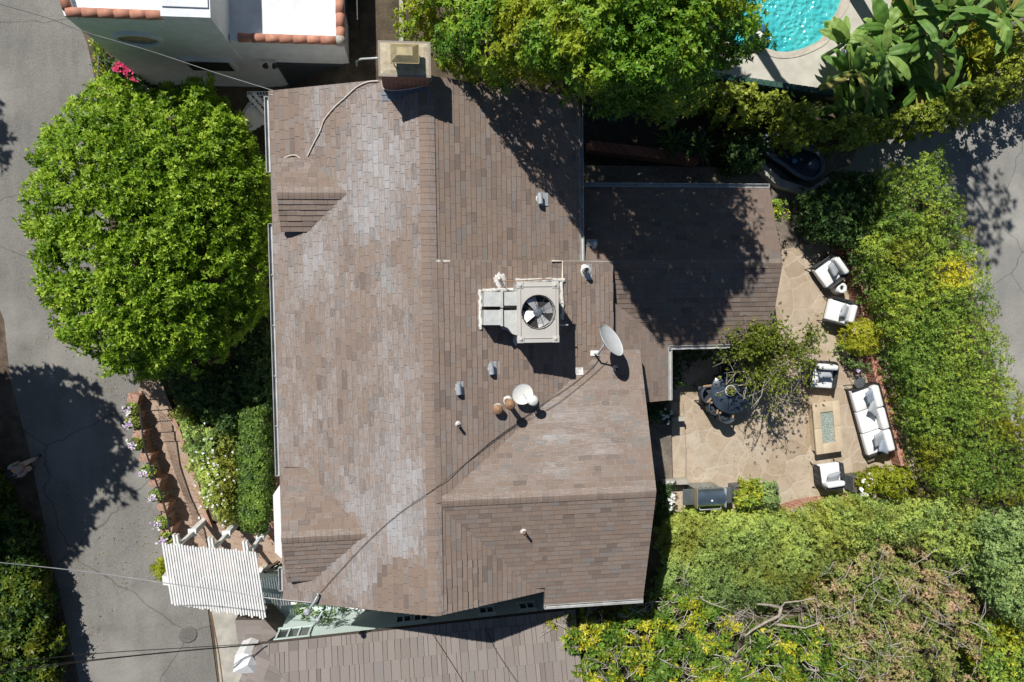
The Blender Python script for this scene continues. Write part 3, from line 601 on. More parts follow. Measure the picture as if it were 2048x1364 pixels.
tree('understory_tree', 'small bright green tree hanging over the shaded yard between tall tree and yellow green hedge', 'tree', P(1350, 250, -.1), [(1290, 170), (1350, 160), (1420, 175), (1405, 215), (1385, 232), (1345, 236), (1300, 230), (1280, 205)], 2.4, 3.3, G_hedge, rim=40, ln=.13, dens=70, n_per=7, tr=.08, seed=6, n=4)

t = thing('background_tree', 'unseen dense tree added beyond the top edge to shade the narrow yard', 'tree', (4.8, 10.6, 0)); n = 2300; dd = RNG.normal(0, 1, (n, 3)); dd /= np.linalg.norm(dd, axis=1, keepdims=True)  # tree added out of view to keep sun off the yard ground
p = dd * np.array([3.0, 2.6, 2.4]) * (RNG.random(n) ** .4)[:, None] + np.array([4.8, 10.4, 4.9]); leafmesh('crown', p, dd + np.array([0, 0, .3]), .24, 7, G_ficus, t, aspect=.5); limbs('trunk', (4.8, 10.6, 0), (4.8, 10.4, 4.8), M_bark, t, .2, 2, 8, seed=3)
# climbing hedge on the garden wall
vp = [(1405, 158), (1450, 158), (1500, 170), (1560, 185), (1640, 205), (1700, 220), (1760, 230), (1830, 220), (1890, 190), (1940, 170), (1990, 130), (2048, 110), (2100, 160), (2030, 195), (1990, 225), (1930, 250), (1860, 262), (1800, 275), (1740, 282), (1700, 300), (1640, 296), (1590, 295), (1560, 270), (1530, 240), (1490, 245), (1440, 232), (1400, 205)]
shrub('climbing_hedge', 'long yellow green climbing hedge along the wall below the pool fence', 'hedge', vp, 1.7, 2.3, G_vine, 0, rim=34, lump=17, lh=.5, ln=.13, dens=95, n_per=5, aspect=.6, gaps=.31, gscale=15, depth=.6, ragged=18)
shrub('palm_bed_shrub', 'dense dark green shrub under the grey palm trunk in the top right corner', 'shrub', [(1950, 70), (2010, 60), (2120, 40), (2120, 200), (2040, 150), (1990, 140), (1960, 110)], 1.0, 1.7, G_hedge, 0, rim=30, lump=18, lh=.3, ln=.11, dens=85, n_per=6)

# tall hedge between patio and driveway
hp = [(1760, 345), (1800, 330), (1850, 305), (1880, 292), (1900, 330), (1905, 370), (1930, 400), (1928, 440), (1950, 470), (1975, 510), (1968, 545), (1990, 580), (2002, 640), (2020, 700), (2025, 760), (2060, 800), (2150, 860), (2150, 1010), (2000, 1020), (1930, 1000), (1880, 985), (1850, 966), (1842, 930), (1824, 860), (1806, 800), (1790, 740), (1778, 680), (1756, 620), (1746, 570), (1725, 530), (1735, 480), (1755, 440), (1765, 400)]
shrub('tall_hedge', 'tall thick green hedge with one yellow patch between the patio and the right hand driveway', 'hedge', hp, 1.4, 2.1, G_hedge, 0, rim=45, lump=12, lh=.5, ln=.072, dens=200, n_per=7, depth=.4, ragged=18, gaps=.2, gscale=12, fill=.5, aspect=.32,
      rfun=lambda u, v, z: np.clip(.08 + .4 * vn(u / 60 + 3, v / 60) + .95 * np.exp(-((u - 1915) ** 2 / 1800 + (v - 545) ** 2 / 1300)) + .28 * RNG.random(len(u)), 0, 1))
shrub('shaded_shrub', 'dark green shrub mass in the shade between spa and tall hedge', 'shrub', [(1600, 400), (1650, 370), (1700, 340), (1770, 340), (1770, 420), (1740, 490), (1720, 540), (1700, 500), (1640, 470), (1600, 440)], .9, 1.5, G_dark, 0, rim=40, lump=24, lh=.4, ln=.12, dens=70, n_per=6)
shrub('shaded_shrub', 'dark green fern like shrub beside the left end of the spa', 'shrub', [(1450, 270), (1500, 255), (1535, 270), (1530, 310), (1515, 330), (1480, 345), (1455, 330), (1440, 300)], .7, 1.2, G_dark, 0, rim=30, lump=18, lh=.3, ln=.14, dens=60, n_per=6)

# slope of shrubs below the patio
pp = [(1310, 1060), (1330, 1025), (1380, 1020), (1460, 1022), (1560, 1018), (1600, 1026), (1650, 1002), (1720, 990), (1800, 1010), (1870, 1040), (1780, 1080), (1690, 1130), (1640, 1180), (1590, 1215), (1500, 1225), (1420, 1235), (1380, 1215), (1330, 1200), (1300, 1240), (1290, 1200), (1320, 1140)]
shrub('mounded_shrub', 'broad pale green mounded shrub just below the grill and planters', 'shrub', pp, .2, 1.2, G_pitto, -.1, rim=60, lump=13, lh=.36, ln=.068, dens=230, n_per=8, depth=.3, ragged=12, aspect=.26, fill=.4, gaps=.12, gscale=11, rfun=lambda u, v, z: np.clip(.12 + .4 * vn(u / 35, v / 35) + .35 * (1120 - v) / 110 + .25 * RNG.random(len(u)), 0, 1))
shrub('feathery_shrub', 'pale yellowish green shrub between the patio end and the tall hedge', 'shrub', [(1650, 1005), (1720, 992), (1800, 1005), (1900, 985), (1990, 1020), (2000, 1080), (1960, 1170), (1900, 1130), (1820, 1090), (1740, 1090), (1690, 1060)], .8, 1.6, G_pitto, -.1, rim=60, lump=13, lh=.38, ln=.07, dens=210, n_per=7, aspect=.3, fill=.4)
shrub('dry_bush', 'large shrub with dry brown twigs and faded leaves at the bottom right', 'shrub', [(1660, 1130), (1740, 1085), (1830, 1090), (1900, 1130), (1960, 1190), (2000, 1290), (2010, 1400), (1700, 1420), (1640, 1340), (1640, 1260), (1620, 1200)], .6, 1.5, G_dry, -.1, rim=60, lump=20, lh=.5, ln=.085, dens=140, n_per=6, gaps=.3, gscale=16, depth=.6, rfun=lambda u, v, z: np.clip(.05 + .95 * vn(u / 16, v / 14) * (.6 + .5 * vn(u / 60, v / 60)) + .2 * RNG.random(len(u)), 0, 1), ragged=22)
tree('grey_green_tree', 'bluish grey green tree at the right edge of the bottom slope', 'tree', P(2010, 1120, -.1), [(1960, 1050), (2010, 1020), (2130, 1010), (2160, 1180), (2120, 1260), (2040, 1270), (1990, 1230), (1965, 1160)], 1.3, 2.4, G_blue, rim=50, lump=18, lh=.45, ln=.09, dens=130, n_per=7, tr=.1, n=5, seed=8)
tree('corner_tree', 'dark green shrubby tree in the bottom right corner of the plot', 'tree', P(2040, 1320, -.1), [(1960, 1240), (2040, 1250), (2140, 1230), (2140, 1440), (1980, 1440), (1950, 1330)], .9, 1.8, G_hedge, rim=50, lump=24, lh=.45, ln=.11, dens=80, n_per=7, tr=.1, n=5, seed=9)
yp = [(1090, 1240), (1130, 1225), (1170, 1232), (1210, 1215), (1290, 1218), (1330, 1190), (1370, 1165), (1420, 1175), (1440, 1215), (1480, 1240), (1540, 1250), (1600, 1240), (1660, 1250), (1710, 1300), (1720, 1420), (1130, 1430), (1140, 1380), (1125, 1330), (1105, 1290)]
shrub('yellow_flecked_shrub', 'spreading green shrub with bright yellow tips and bare grey twigs beside the lower roof', 'shrub', yp, .5, 1.5, G_mix, -1.0, rim=50, lump=24, lh=.55, ln=.14, dens=70, n_per=8, gaps=.33, gscale=22, depth=.5, ragged=20, aspect=.3, rfun=lambda u, v, z: np.clip(.12 + .75 * (vn(u / 22, v / 22) - .15) + .15 * RNG.random(len(u)), 0, 1))
def twigs(name, label, poly, z0, z1, mat, n, seed, cat='branches', rr=.014, ln_=1.0, parent=None):
    rd = random.Random(seed); q = MB(); us = [p[0] for p in poly]; vs_ = [p[1] for p in poly]; k = 0; base = None
    while k < n:
        u, v = rd.uniform(min(us), max(us)), rd.uniform(min(vs_), max(vs_))
        if not inpoly(np.array([u]), np.array([v]), poly)[0]: continue
        p = P(u, v, rd.uniform(z0, z1)); a = rd.uniform(0, 6.28); l = rd.uniform(.3, 1) * ln_; d = Vector((math.cos(a), math.sin(a), rd.uniform(-.1, .35))) * l
        q.tube([p - Vector((0, 0, .3)), p, p + d * .5 + Vector((rd.uniform(-.1, .1), rd.uniform(-.1, .1), .05)), p + d], [rr * 1.5, rr * 1.2, rr, rr * .4], 5, cap=False)
        for j in range(3):
            s0 = p + d * rd.uniform(.3, .8); a2 = a + rd.uniform(-1, 1); e = s0 + Vector((math.cos(a2), math.sin(a2), rd.uniform(0, .5))) * l * .45; q.tube([s0, s0.lerp(e, .5) + Vector((.02, .02, .02)), e], [rr * .6, rr * .5, rr * .25], 4, cap=False)
        k += 1
    return q.build(name, mat, parent)
M_twig = pm('grey_twig', (.54, .49, .43), (.34, .30, .26), 12, .9)
yst = [o for o in bpy.data.objects if o.name.startswith('yellow_flecked_shrub')][0]; twigs('branches', '', yp, .9, 1.6, M_twig, 260, 3, parent=yst, rr=.011)
dst = [o for o in bpy.data.objects if o.name.startswith('dry_bush')][0]; twigs('branches', '', [(1660, 1130), (1830, 1090), (1960, 1190), (2000, 1290), (1700, 1380), (1640, 1260)], 1.0, 1.8, M_twig, 90, 4, parent=dst, rr=.009)
# crooked bare tree
bt = thing('bare_tree', 'crooked grey bare limbed tree standing in the gap between the bottom right shrubs', 'tree', P(1555, 1262, -.8)); q = MB(); z = 1.2
for pts, r0 in (([(1555, 1262, .0), (1558, 1240, .8), (1562, 1215, 1.2), (1540, 1210, 1.35), (1515, 1208, 1.4)], .075), ([(1562, 1215, 1.2), (1558, 1232, 1.35), (1530, 1245, 1.4), (1505, 1260, 1.45), (1490, 1272, 1.5)], .06), ([(1558, 1240, .9), (1555, 1250, 1.3), (1580, 1252, 1.4), (1610, 1256, 1.5), (1640, 1245, 1.6)], .05), ([(1562, 1215, 1.2), (1570, 1205, 1.4), (1600, 1202, 1.5), (1630, 1196, 1.6)], .03)):
    q.tube([P(a, b, c) for a, b, c in pts], [r0 * (1 - .15 * i) for i in range(len(pts))], 8)
q.build('trunk', M_palebark, bt); twigs('branches', '', [(1490, 1210), (1560, 1205), (1650, 1200), (1650, 1260), (1500, 1275)], 1.2, 1.6, M_palebark, 14, 9, parent=bt, rr=.012)
# the left edge
lp = [(-120, 860), (-60, 880), (-25, 930), (5, 990), (60, 1060), (70, 1120), (92, 1170), (100, 1230), (118, 1290), (112, 1340), (110, 1420), (-140, 1420)]
shrub('roadside_hedge', 'dark green hedge along the lower left edge beside the street, with yellow patches', 'hedge', lp, -2.0, -1.35, G_left, ZR, rim=55, lump=30, lh=.5, ln=.14, dens=75, n_per=6, ragged=24)
# trees standing left of the photo whose shade lies on the street
for i, (x, y, r, h0, h1, lab) in enumerate(((-15.3, .2, 2.2, 2.0, 5.4, 'dense tree across the street whose shadow covers the road beside the flower planters'), (-15.9, -2.3, 1.9, 1.6, 4.4, 'lower dense tree across the street shading the walking person'), (-17.3, 9.9, 1.4, 1.5, 4.2, 'thin tree across the street left of the white house shading the top of the road'))):
    t = thing('roadside_tree', lab, 'tree', (x, y, ZR)); n = 2600 if i < 2 else 900; dd = RNG.normal(0, 1, (n, 3)); dd /= np.linalg.norm(dd, axis=1, keepdims=True)
    rr_ = (RNG.random(n) ** .4) * (1 + .5 * (vn(dd[:, 0] * 3 + 5, dd[:, 1] * 3, dd[:, 2] * 3) - .5)); p = dd * np.array([r, r, (h1 - h0) / 2]) * rr_[:, None] + np.array([x, y, (h0 + h1) / 2])
    leafmesh('crown', p, dd + np.array([0, 0, .3]), .24, 7, G_left, t, aspect=.5); limbs('trunk', (x, y, ZR), (x, y, (h0 + h1) / 2), M_bark, t, .18, r * .8, 8, seed=i)
# front garden
fg = [(330, 742), (420, 730), (520, 700), (540, 820), (480, 850), (470, 870), (440, 880), (420, 850), (385, 830), (345, 790), (320, 765)]
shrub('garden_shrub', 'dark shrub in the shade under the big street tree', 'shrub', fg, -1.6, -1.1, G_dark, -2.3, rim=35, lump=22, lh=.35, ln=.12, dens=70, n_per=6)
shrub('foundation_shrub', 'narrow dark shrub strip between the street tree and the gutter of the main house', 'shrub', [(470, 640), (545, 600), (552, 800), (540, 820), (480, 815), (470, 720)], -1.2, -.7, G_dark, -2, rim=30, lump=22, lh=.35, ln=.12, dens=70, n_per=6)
wf = [(340, 832), (352, 800), (390, 845), (430, 860), (455, 850), (478, 870), (480, 950), (478, 1030), (470, 1060), (450, 1050), (425, 1035), (404, 1005), (388, 955), (368, 900)]
fs = shrub('rose_shrub', 'white flowering shrub on the slope beside the brick walk', 'shrub', wf, -1.9, -1.3, G_pitto, -2.3, rim=28, lump=16, lh=.35, ln=.09, dens=120, n_per=7)
uu = [random.uniform(380, 470) for _ in range(170)]; blossoms('petals', [P(a, b, random.uniform(-1.35, -1.05)) for a, b in ((random.gauss(422, 24), random.gauss(945, 50)) for _ in range(70)) if 380 < a < 474], .045, M_petalw, fs)
hb = [(476, 812), (535, 808), (540, 900), (540, 1000), (536, 1066), (512, 1072), (480, 1060), (476, 960)]
shrub('clipped_hedge', 'flat topped clipped hedge running along the street side wall of the main house', 'hedge', hb, -1.5, -.55, G_boxh, -2.2, rim=14, lump=14, lh=.12, ln=.07, dens=210, n_per=6, flat=True, depth=.12, ragged=7, aspect=.6)
shrub('front_shrub', 'small reddish green grass like shrub left of the white pergola', 'shrub', [(300, 1135), (318, 1115), (334, 1118), (336, 1150), (326, 1168), (308, 1160)], -2.4, -2.0, G_yell, ZR, rim=14, lump=10, lh=.1, ln=.12, dens=120, n_per=6, aspect=.2)
shrub('wall_shrub', 'climbing shrub beside the lamp masts at the lower left corner of the main roof', 'shrub', [(590, 1205), (640, 1198), (690, 1215), (735, 1222), (720, 1240), (680, 1245), (640, 1248), (605, 1240), (585, 1225)], .0, .8, G_mix, -1.2, rim=24, lump=14, lh=.3, ln=.09, dens=120, n_per=6, gaps=.35, gscale=16, rfun=lambda u, v, z: RNG.random(len(u)) * .45)
shrub('corner_shrub', 'little shaded white flowering shrub at the low roof corner by the patio steps', 'shrub', [(1305, 805), (1340, 803), (1348, 830), (1335, 848), (1308, 846)], .4, .9, G_dark, 0, rim=16, lump=12, lh=.2, ln=.08, dens=130, n_per=6)
shrub('side_shrub', 'narrow shaded shrub between the main roof edge and the grill', 'shrub', [(1318, 975), (1346, 970), (1350, 1000), (1345, 1040), (1320, 1060)], .3, .8, G_dark, 0, rim=14, lump=12, lh=.2, ln=.08, dens=130, n_per=6)
shrub('courtyard_shrub', 'dark planting strip against the low roof gutter behind the patio table', 'shrub', [(1345, 700), (1440, 700), (1440, 716), (1362, 718), (1362, 770), (1345, 775)], .2, .6, G_dark, 0, rim=10, lump=12, lh=.15, ln=.08, dens=110, n_per=6)
shrub('gable_shrub', 'bright green shrub poking out beside the right end of the wing roof', 'shrub', [(1545, 408), (1560, 402), (1572, 420), (1570, 440), (1558, 448), (1548, 430)], 1.2, 1.9, G_hedge, 0, rim=14, lump=10, lh=.15, ln=.11, dens=110, n_per=6)
# patio tree
pt = thing('patio_tree', 'thin crooked patio tree with sparse green leaves beside the round table', 'tree', P(1530, 700, 0)); q = MB(); rd = random.Random(21)
b0 = P(1515, 722, 0); f1 = P(1520, 715, 1.0); q.tube([b0, b0.lerp(f1, .5) + Vector((.04, 0, 0)), f1], [.07, .06, .055], 8); tips = []
for k in range(24):
    a = rd.uniform(0, 6.28); u = 1532 + math.cos(a) * rd.uniform(45, 112); v = 732 + math.sin(a) * rd.uniform(45, 106); e = P(u, v, rd.uniform(1.7, 2.7)); m1 = f1.lerp(e, .33) + Vector((rd.uniform(-.2, .2), rd.uniform(-.2, .2), .25)); m2 = f1.lerp(e, .68) + Vector((rd.uniform(-.2, .2), rd.uniform(-.2, .2), .15))
    q.tube([f1, m1, m2, e], [.035, .026, .016, .006], 6, cap=False)
    for j in range(9):
        s0 = m1.lerp(m2, rd.random()) if j < 4 else m2.lerp(e, rd.random()); e2 = s0 + Vector((rd.gauss(0, .3), rd.gauss(0, .3), rd.uniform(-.05, .35))); q.tube([s0, s0.lerp(e2, .5) + Vector((rd.uniform(-.06, .06), rd.uniform(-.06, .06), 0)), e2], [.010, .008, .004], 4, cap=False); tips.append(e2); tips.append(s0.lerp(e2, .6))
q.build('trunk', M_palebark, pt)
def leafy(p):
    u, v = PX(p); return blob(u, v, 1490, 682, 85, 42) + .8 * blob(u, v, 1595, 670, 60, 45) + .3 * blob(u, v, 1560, 740, 90, 60) + .06
pts_ = []
for p in tips:
    w_ = leafy(p)
    for _ in range(int(17 * w_ + rd.random())): pts_.append(tuple(p + Vector((rd.gauss(0, .13), rd.gauss(0, .13), rd.gauss(0, .1)))))
pa = np.array(pts_); nn = np.tile([[0, 0, 1.]], (len(pa), 1)) + RNG.normal(0, .5, pa.shape)
leafmesh('crown', pa, nn, .075, 6, G_vine, pt, aspect=.45, rv=np.clip(RNG.random(len(pa)) * .6, 0, 1))
# ------------------------------------------------------------ roof surface height, for things that stand on it
def roofz(x, y):
    z = main_z(x) if xW < x < xE else 0
    if x > xR and yS < y < yX1 and x < xX: z = max(z, ZT + .03 - (ZT + .03 - zX) * (x - xR) / (xX - xR))
    if xR < x < xC: z = max(z, ZT - (ZT - zn) * abs(y - yC) / abs(yCn - yC)) if yC <= y <= yCn else (max(z, ZT - KS * abs(yC - y)) if yCs < y < yC else z)
    if z < 1 and x > xE: z = max(zwe, zwr - .37 * abs(y - yWr))
    return z
def RP(u, v, h=0.0):
    z = 3.8
    for _ in range(8): p = P(u, v, z); z = .5 * z + .5 * (roofz(p.x, p.y) + h)
    return P(u, v, z)
# ---- air conditioner
zt = 5.0; ac = [P(1031, 565, zt), P(1115, 562, zt), P(1120, 683, zt), P(1038, 687, zt)]; xa, xb = (ac[0].x + ac[3].x) / 2, (ac[1].x + ac[2].x) / 2; yb, ya = (ac[0].y + ac[1].y) / 2, (ac[2].y + ac[3].y) / 2
xm, ym = (xa + xb) / 2, (ya + yb) / 2; ru = roofz(xm, ym)
A = thing('air_conditioner', 'grey rooftop air conditioner with round fan grille, ducts and sealed flashing', 'air conditioner', (xm, ym, ru))
q = MB(); q.box((xm, ym, 4.25), (xb - xa - .06, yb - ya - .06, 1.0), bev=.02); [q.box((xm + sx * ((xb - xa) / 2 - .05), ym, 4.85), (.04, yb - ya - .07, .22)) for sx in (-1, 1)]; [q.box((xm, ym + sx * ((yb - ya) / 2 - .05), 4.85), (xb - xa - .15, .04, .22)) for sx in (-1, 1)]; q.build('casing', M_greymetal, A)
q = MB(); fc = P(1077, 624, zt); fr = .395                       # top plate with a round hole
n = 48; out = []; 
for i in range(n):
    a = 2 * math.pi * i / n; c, s = math.cos(a), math.sin(a); t_ = min(((xb - fc.x) if c > 0 else (xa - fc.x)) / c if abs(c) > 1e-6 else 9, ((yb - fc.y) if s > 0 else (ya - fc.y)) / s if abs(s) > 1e-6 else 9); out.append((fc.x + c * t_, fc.y + s * t_))
vv = [(x, y, zt - .01) for x, y in out] + [(fc.x + fr * math.cos(2 * math.pi * i / n), fc.y + fr * math.sin(2 * math.pi * i / n), zt) for i in range(n)] + [(fc.x + fr * math.cos(2 * math.pi * i / n), fc.y + fr * math.sin(2 * math.pi * i / n), zt - .2) for i in range(n)] + [(x, y, zt - .06) for x, y in out]
vv += [(x, y, zt - .01) for x, y in ((xa, ya), (xb, ya), (xb, yb), (xa, yb))]
q.add(vv, [(i, (i + 1) % n, n + (i + 1) % n, n + i) for i in range(n)] + [(n + i, n + (i + 1) % n, 2 * n + (i + 1) % n, 2 * n + i) for i in range(n)] + [(i, 3 * n + i, 3 * n + (i + 1) % n, (i + 1) % n) for i in range(n)])
for x, y, i0 in ((xa, ya, 0), (xb, ya, 0), (xb, yb, 0), (xa, yb, 0)):
    q.box((x - math.copysign(.075, x - xm), y - math.copysign(.075, y - ym), zt - .005), (.17, .17, .03), bev=.012); q.lathe([(.045, 0), (.04, .02), (.012, .028)], (x - math.copysign(.085, x - xm), y - math.copysign(.085, y - ym), zt + .01), 14)
rx, ry = (xb - xa) / 2 - .13, (yb - ya) / 2 - .16
pr = [(xm + math.copysign(rx, c) + .05 * math.cos(a), ym + math.copysign(ry, s) + .05 * math.sin(a), zt + .006) for a in [math.radians(d_) for d_ in range(5, 360, 10)] for c, s in ((math.cos(a), math.sin(a)),)]
q.tube(pr + pr[:1], .012, 5, cap=False); q.build('top_plate', M_greymetal, A)
MB().lathe([(fr - .01, zt - .22), (fr - .01, zt - .2)], (fc.x, fc.y, 0), 32).build('fan_well', M_black, A)
q = MB()
for i in range(4):
    a = math.radians(20 + i * 90 + (8 if i % 2 else 0)); m_ = Matrix.Translation((fc.x, fc.y, zt - .13)) @ Matrix.Rotation(a, 4, 'Z') @ Matrix.Rotation(math.radians(24), 4, 'X')
    pts = [m_ @ Vector(p) for p in ((.08, -.06, 0), (.2, -.12, 0), (.36, -.17, 0), (.37, 0, 0), (.35, .15, 0), (.2, .10, 0), (.08, .06, 0))]
    b_ = [p - Vector((0, 0, .006)) for p in pts]; nn_ = len(pts); q.add(pts + b_, [tuple(range(nn_)), tuple(range(nn_, 2 * nn_))[::-1]] + [(i_, nn_ + i_, nn_ + (i_ + 1) % nn_, (i_ + 1) % nn_) for i_ in range(nn_)])
    q.build('fan_blade', pm('fan_aluminium', (.6, .6, .6), (.45, .46, .47), 5, .35, .5, bs=0) if i == 0 else M_fan, A) if i else None
    if i == 0: M_fan = pm('fan_metal', (.62, .62, .62), (.5, .5, .52), 5, .35, .4, bs=0); q.build('fan_blade', M_fan, A)
    q = MB()
MB().lathe([(.11, zt - .16), (.115, zt - .1), (.1, zt - .085), (.03, zt - .08)], (fc.x, fc.y, 0), 20).build('fan_motor', pm('motor_grey', (.14, .16, .2), None, 8, .5), A)
q = MB(); ring = lambda r: [(fc.x + r * math.cos(i * math.pi / 18), fc.y + r * math.sin(i * math.pi / 18), zt + .012) for i in range(37)]
for r in (.41, .16): q.tube(ring(r), .004 if r < .4 else .010, 5, cap=False)
for i in range(8): a = i * math.pi / 4 + .35; q.tube([(fc.x + .07 * math.cos(a), fc.y + .07 * math.sin(a), zt + .02), (fc.x + .44 * math.cos(a), fc.y + .44 * math.sin(a), zt + .01)], .004, 5)
q.build('fan_grille', M_black, A)
M_duct = pm('duct_metal', (.56, .57, .55), (.45, .46, .44), 7, .55, .25)
def box_from(px, z1, z0):
    pts = [P(u, v, z1) for u, v in px]; return [(p.x, p.y) for p in pts]
q = MB(); q.prism(box_from([(968, 584), (1003, 584), (1003, 613), (967, 613)], 4.82, 0), 4.1, 4.82); q.prism(box_from([(1003.5, 584), (1040, 583), (1040, 611), (1003.5, 611)], 4.78, 0), 4.35, 4.78); q.box(P(1003, 598, 4.8), (.06, .42, .12)); q.build('duct', M_duct, A)
q = MB(); q.prism(box_from([(968, 620), (1003, 620), (1003, 650), (967, 650)], 4.8, 0), 4.1, 4.8); q.prism(box_from([(1003.5, 621), (1040, 620), (1040, 672), (1025, 668), (1016, 656), (1003.5, 651)], 4.76, 0), 4.25, 4.76); q.box(P(1003, 635, 4.78), (.06, .42, .12)); q.build('duct', M_duct, A)
def sealblob(parent, u, v, ru_, rv_, seed, name='sealant', h=.02, mat=None, onpt=None):
    rd = random.Random(seed); c = onpt or RP(u, v); q = MB(); n = 26; o_ = []
    for i in range(n):
        a = i / n * 6.283; f = 1 + rd.uniform(-.16, .16); x, y = c.x + math.cos(a) * ru_ * f, c.y + math.sin(a) * rv_ * f; o_.append(Vector((x, y, roofz(x, y) + .018)))
    cc = [c.lerp(p, .7) + Vector((0, 0, h + .012)) for p in o_]; q.add(o_ + cc, [(i, (i + 1) % n, n + (i + 1) % n, n + i) for i in range(n)] + [tuple(range(n, 2 * n))], True); return q.build(name, mat or M_sealant, parent)
q = MB()
for (u0, v0, u1, v1) in ((957, 578, 964, 660), (964, 576, 1035, 584), (1030, 556, 1127, 565), (1003, 612, 1036, 621), (1003, 652, 1020, 660), (1026, 660, 1040, 686), (1120, 560, 1128, 640)):
    rd = random.Random(int(u0)); L_ = 10; pts = []; 
    for i in range(L_ + 1): f = i / L_; pts.append((u0 + (u1 - u0) * (f if u1 - u0 > v1 - v0 else .5) + rd.uniform(-1.5, 1.5), v0 + (v1 - v0) * (f if v1 - v0 >= u1 - u0 else .5) + rd.uniform(-1.5, 1.5)))
    wd = min(u1 - u0, v1 - v0) / 78 / 2; q.tube([RP(a, b, .04) for a, b in pts], [wd * rd.uniform(.8, 1.2) for _ in pts], 7)
q.build('sealant', M_sealant, A)
q = MB(); q.tube([RP(1000, 558, .25), RP(1005, 562, .35), P(1030, 562, 4.5), P(1105, 558, 4.5)], .014, 6); q.build('copper_line', pm('copper_pipe', (.3, .17, .1), (.2, .12, .08), 7, .5, .4), A)
sealblob(A, 1000, 560, .17, .2, 3); q = MB(); q.tube([RP(998, 556), RP(998, 556, .22)], [.06, .04], 10); q.build('pipe_boot', M_sealant, A)
q = MB(); q.tube([RP(1104, 522, .05), RP(1125, 522, .05), RP(1125, 560, .06)], .025, 8); q.build('condensate_pipe', pm('pvc_pipe', (.75, .68, .56), None, 4, .5), A)
q = MB(); q.tube([P(1118, 650, 4.4), P(1136, 650, 4.35)], .02, 8); q.build('drain_stub', M_galv, A)
# ---- dishes
def dish(c, ax, R_, depth, name, label, mat, arm):
    c = Vector(c); ax = Vector(ax).normalized(); d = thing(name, label, 'satellite dish', RP(*arm[0]) if False else c - Vector((0, 0, .1)))
    prof = [(.001, 0)] + [(R_ * i / 8, depth * (i / 8) ** 2) for i in range(1, 9)] + [(R_ * 1.01, depth + .008), (R_ * .99, depth - .012)] + [(R_ * i / 8, depth * (i / 8) ** 2 - .012) for i in range(7, 0, -1)] + [(.001, -.012)]
    MB().lathe(prof, c, 40, axis=ax).build('reflector', mat, d); return d
M_dish = pm('dish_enamel', (.62, .64, .64), (.55, .57, .57), 6, .4, bs=.05); M_dishw = pm('white_dish_enamel', (.78, .77, .74), (.7, .69, .65), 6, .5, bs=.05)
c1 = P(1219, 683, 4.35); D1 = dish(c1, (.70, .55, .62), .45, .07, 'satellite_dish', 'large grey oval satellite dish tilted on its arm at the right of the roof', M_dish, None)
q = MB(); b1 = RP(1188, 706, .0); q.tube([b1, b1 + Vector((0, 0, .45)), c1 - Vector((.1, .06, .06))], .028, 10); q.box(b1 + Vector((0, 0, .03)), (.22, .14, .05)); q.build('mast', M_white, D1)
q = MB(); e = c1 + Vector((.30, .0, -.2)); q.tube([c1 - Vector((0, 0, .4)), e + Vector((.12, -.1, -.12))], .018, 8); q.build('feed_arm', M_galv, D1)
c2 = P(1044, 787, 4.25); D2 = dish(c2, (.12, -.1, 1), .27, .05, 'satellite_dish', 'smaller round cream satellite dish facing up beside the rusty vent caps', M_dishw, None)
q = MB(); q.tube([RP(1050, 800), c2 - Vector((0, 0, .02))], .022, 8); q.tube([c2 + Vector((.02, 0, .03)), c2 + Vector((.12, -.16, .2))], .012, 8); q.build('mast', M_galv, D2)
MB().lathe([(.03, 0), (.035, .05), (.02, .07)], c2 + Vector((.12, -.16, .19)), 12).build('receiver', M_white, D2)
M_rust = pm('rusty_metal', (.26, .13, .07), (.36, .22, .13), 9, .7, .2, bs=.4)
def cap(u, v, zt_, r, mat, name, label, cat='vent', cone=True):
    c = P(u, v, zt_); rz = roofz(c.x, c.y); t = thing(name, label, cat, (c.x, c.y, rz)); MB().lathe([(r * .5, rz - .05), (r * .5, zt_ - .1)], (c.x, c.y, 0), 16).build('pipe', M_galv if mat is not M_rust else M_rust, t)
    MB().lathe([(r * .5, zt_ - .13), (r, zt_ - .1), (r * 1.02, zt_ - .07), (r * .75, zt_ - .02), (r * .3, zt_), (.002, zt_ + (.02 if cone else 0))], (c.x, c.y, 0), 24).build('cap', mat, t); q = MB(); q.lathe([(r * 1.1, 0), (r * .9, .025), (r * .6, .05)], (c.x, c.y, rz + .005), 20); q.build('collar', M_sealant, t); return t
cap(1067, 802, 4.55, .135, M_dishw, 'flue_vent', 'round white capped flue vent touching the smaller dish')
cap(996, 820, 4.42, .13, M_rust, 'flue_vent', 'rusty round vent cap, left one of the rusty pair'); t = cap(1021, 810, 4.85, .13, M_rust, 'flue_vent', 'tall rusty vent cap with elbow, right one of the rusty pair')
def hood(u, v, label, rot=0):                         # gooseneck vent on a flat flange
    c = RP(u, v); t = thing('hood_vent', label, 'vent', c); sl = math.atan(.37)
    MB().box(c + Vector((.10, 0, -.01)), (.30, .34, .012), ry=sl).build('flange', M_galv, t)
    q = MB(); q.tube([c + Vector((-.02, 0, 0)), c + Vector((-.02, 0, .14))], .055, 14); q.tube([c + Vector((-.02, .12, .17)), c + Vector((0, -.14, .15))], .07, 16); q.build('hood', M_galv, t); q = MB(); q.lathe([(.11, 0), (.09, .03), (.07, .05)], c + Vector((-.02, 0, .005)), 16); q.build('collar', M_sealant, t)
hood(917, 776, 'galvanised gooseneck vent near the ridge, left of its twin'); hood(982, 736, 'galvanised gooseneck vent below the air conditioner ducts'); hood(1079, 398, 'galvanised vent with tall flange on the upper roof at the edge of the tree shadow')
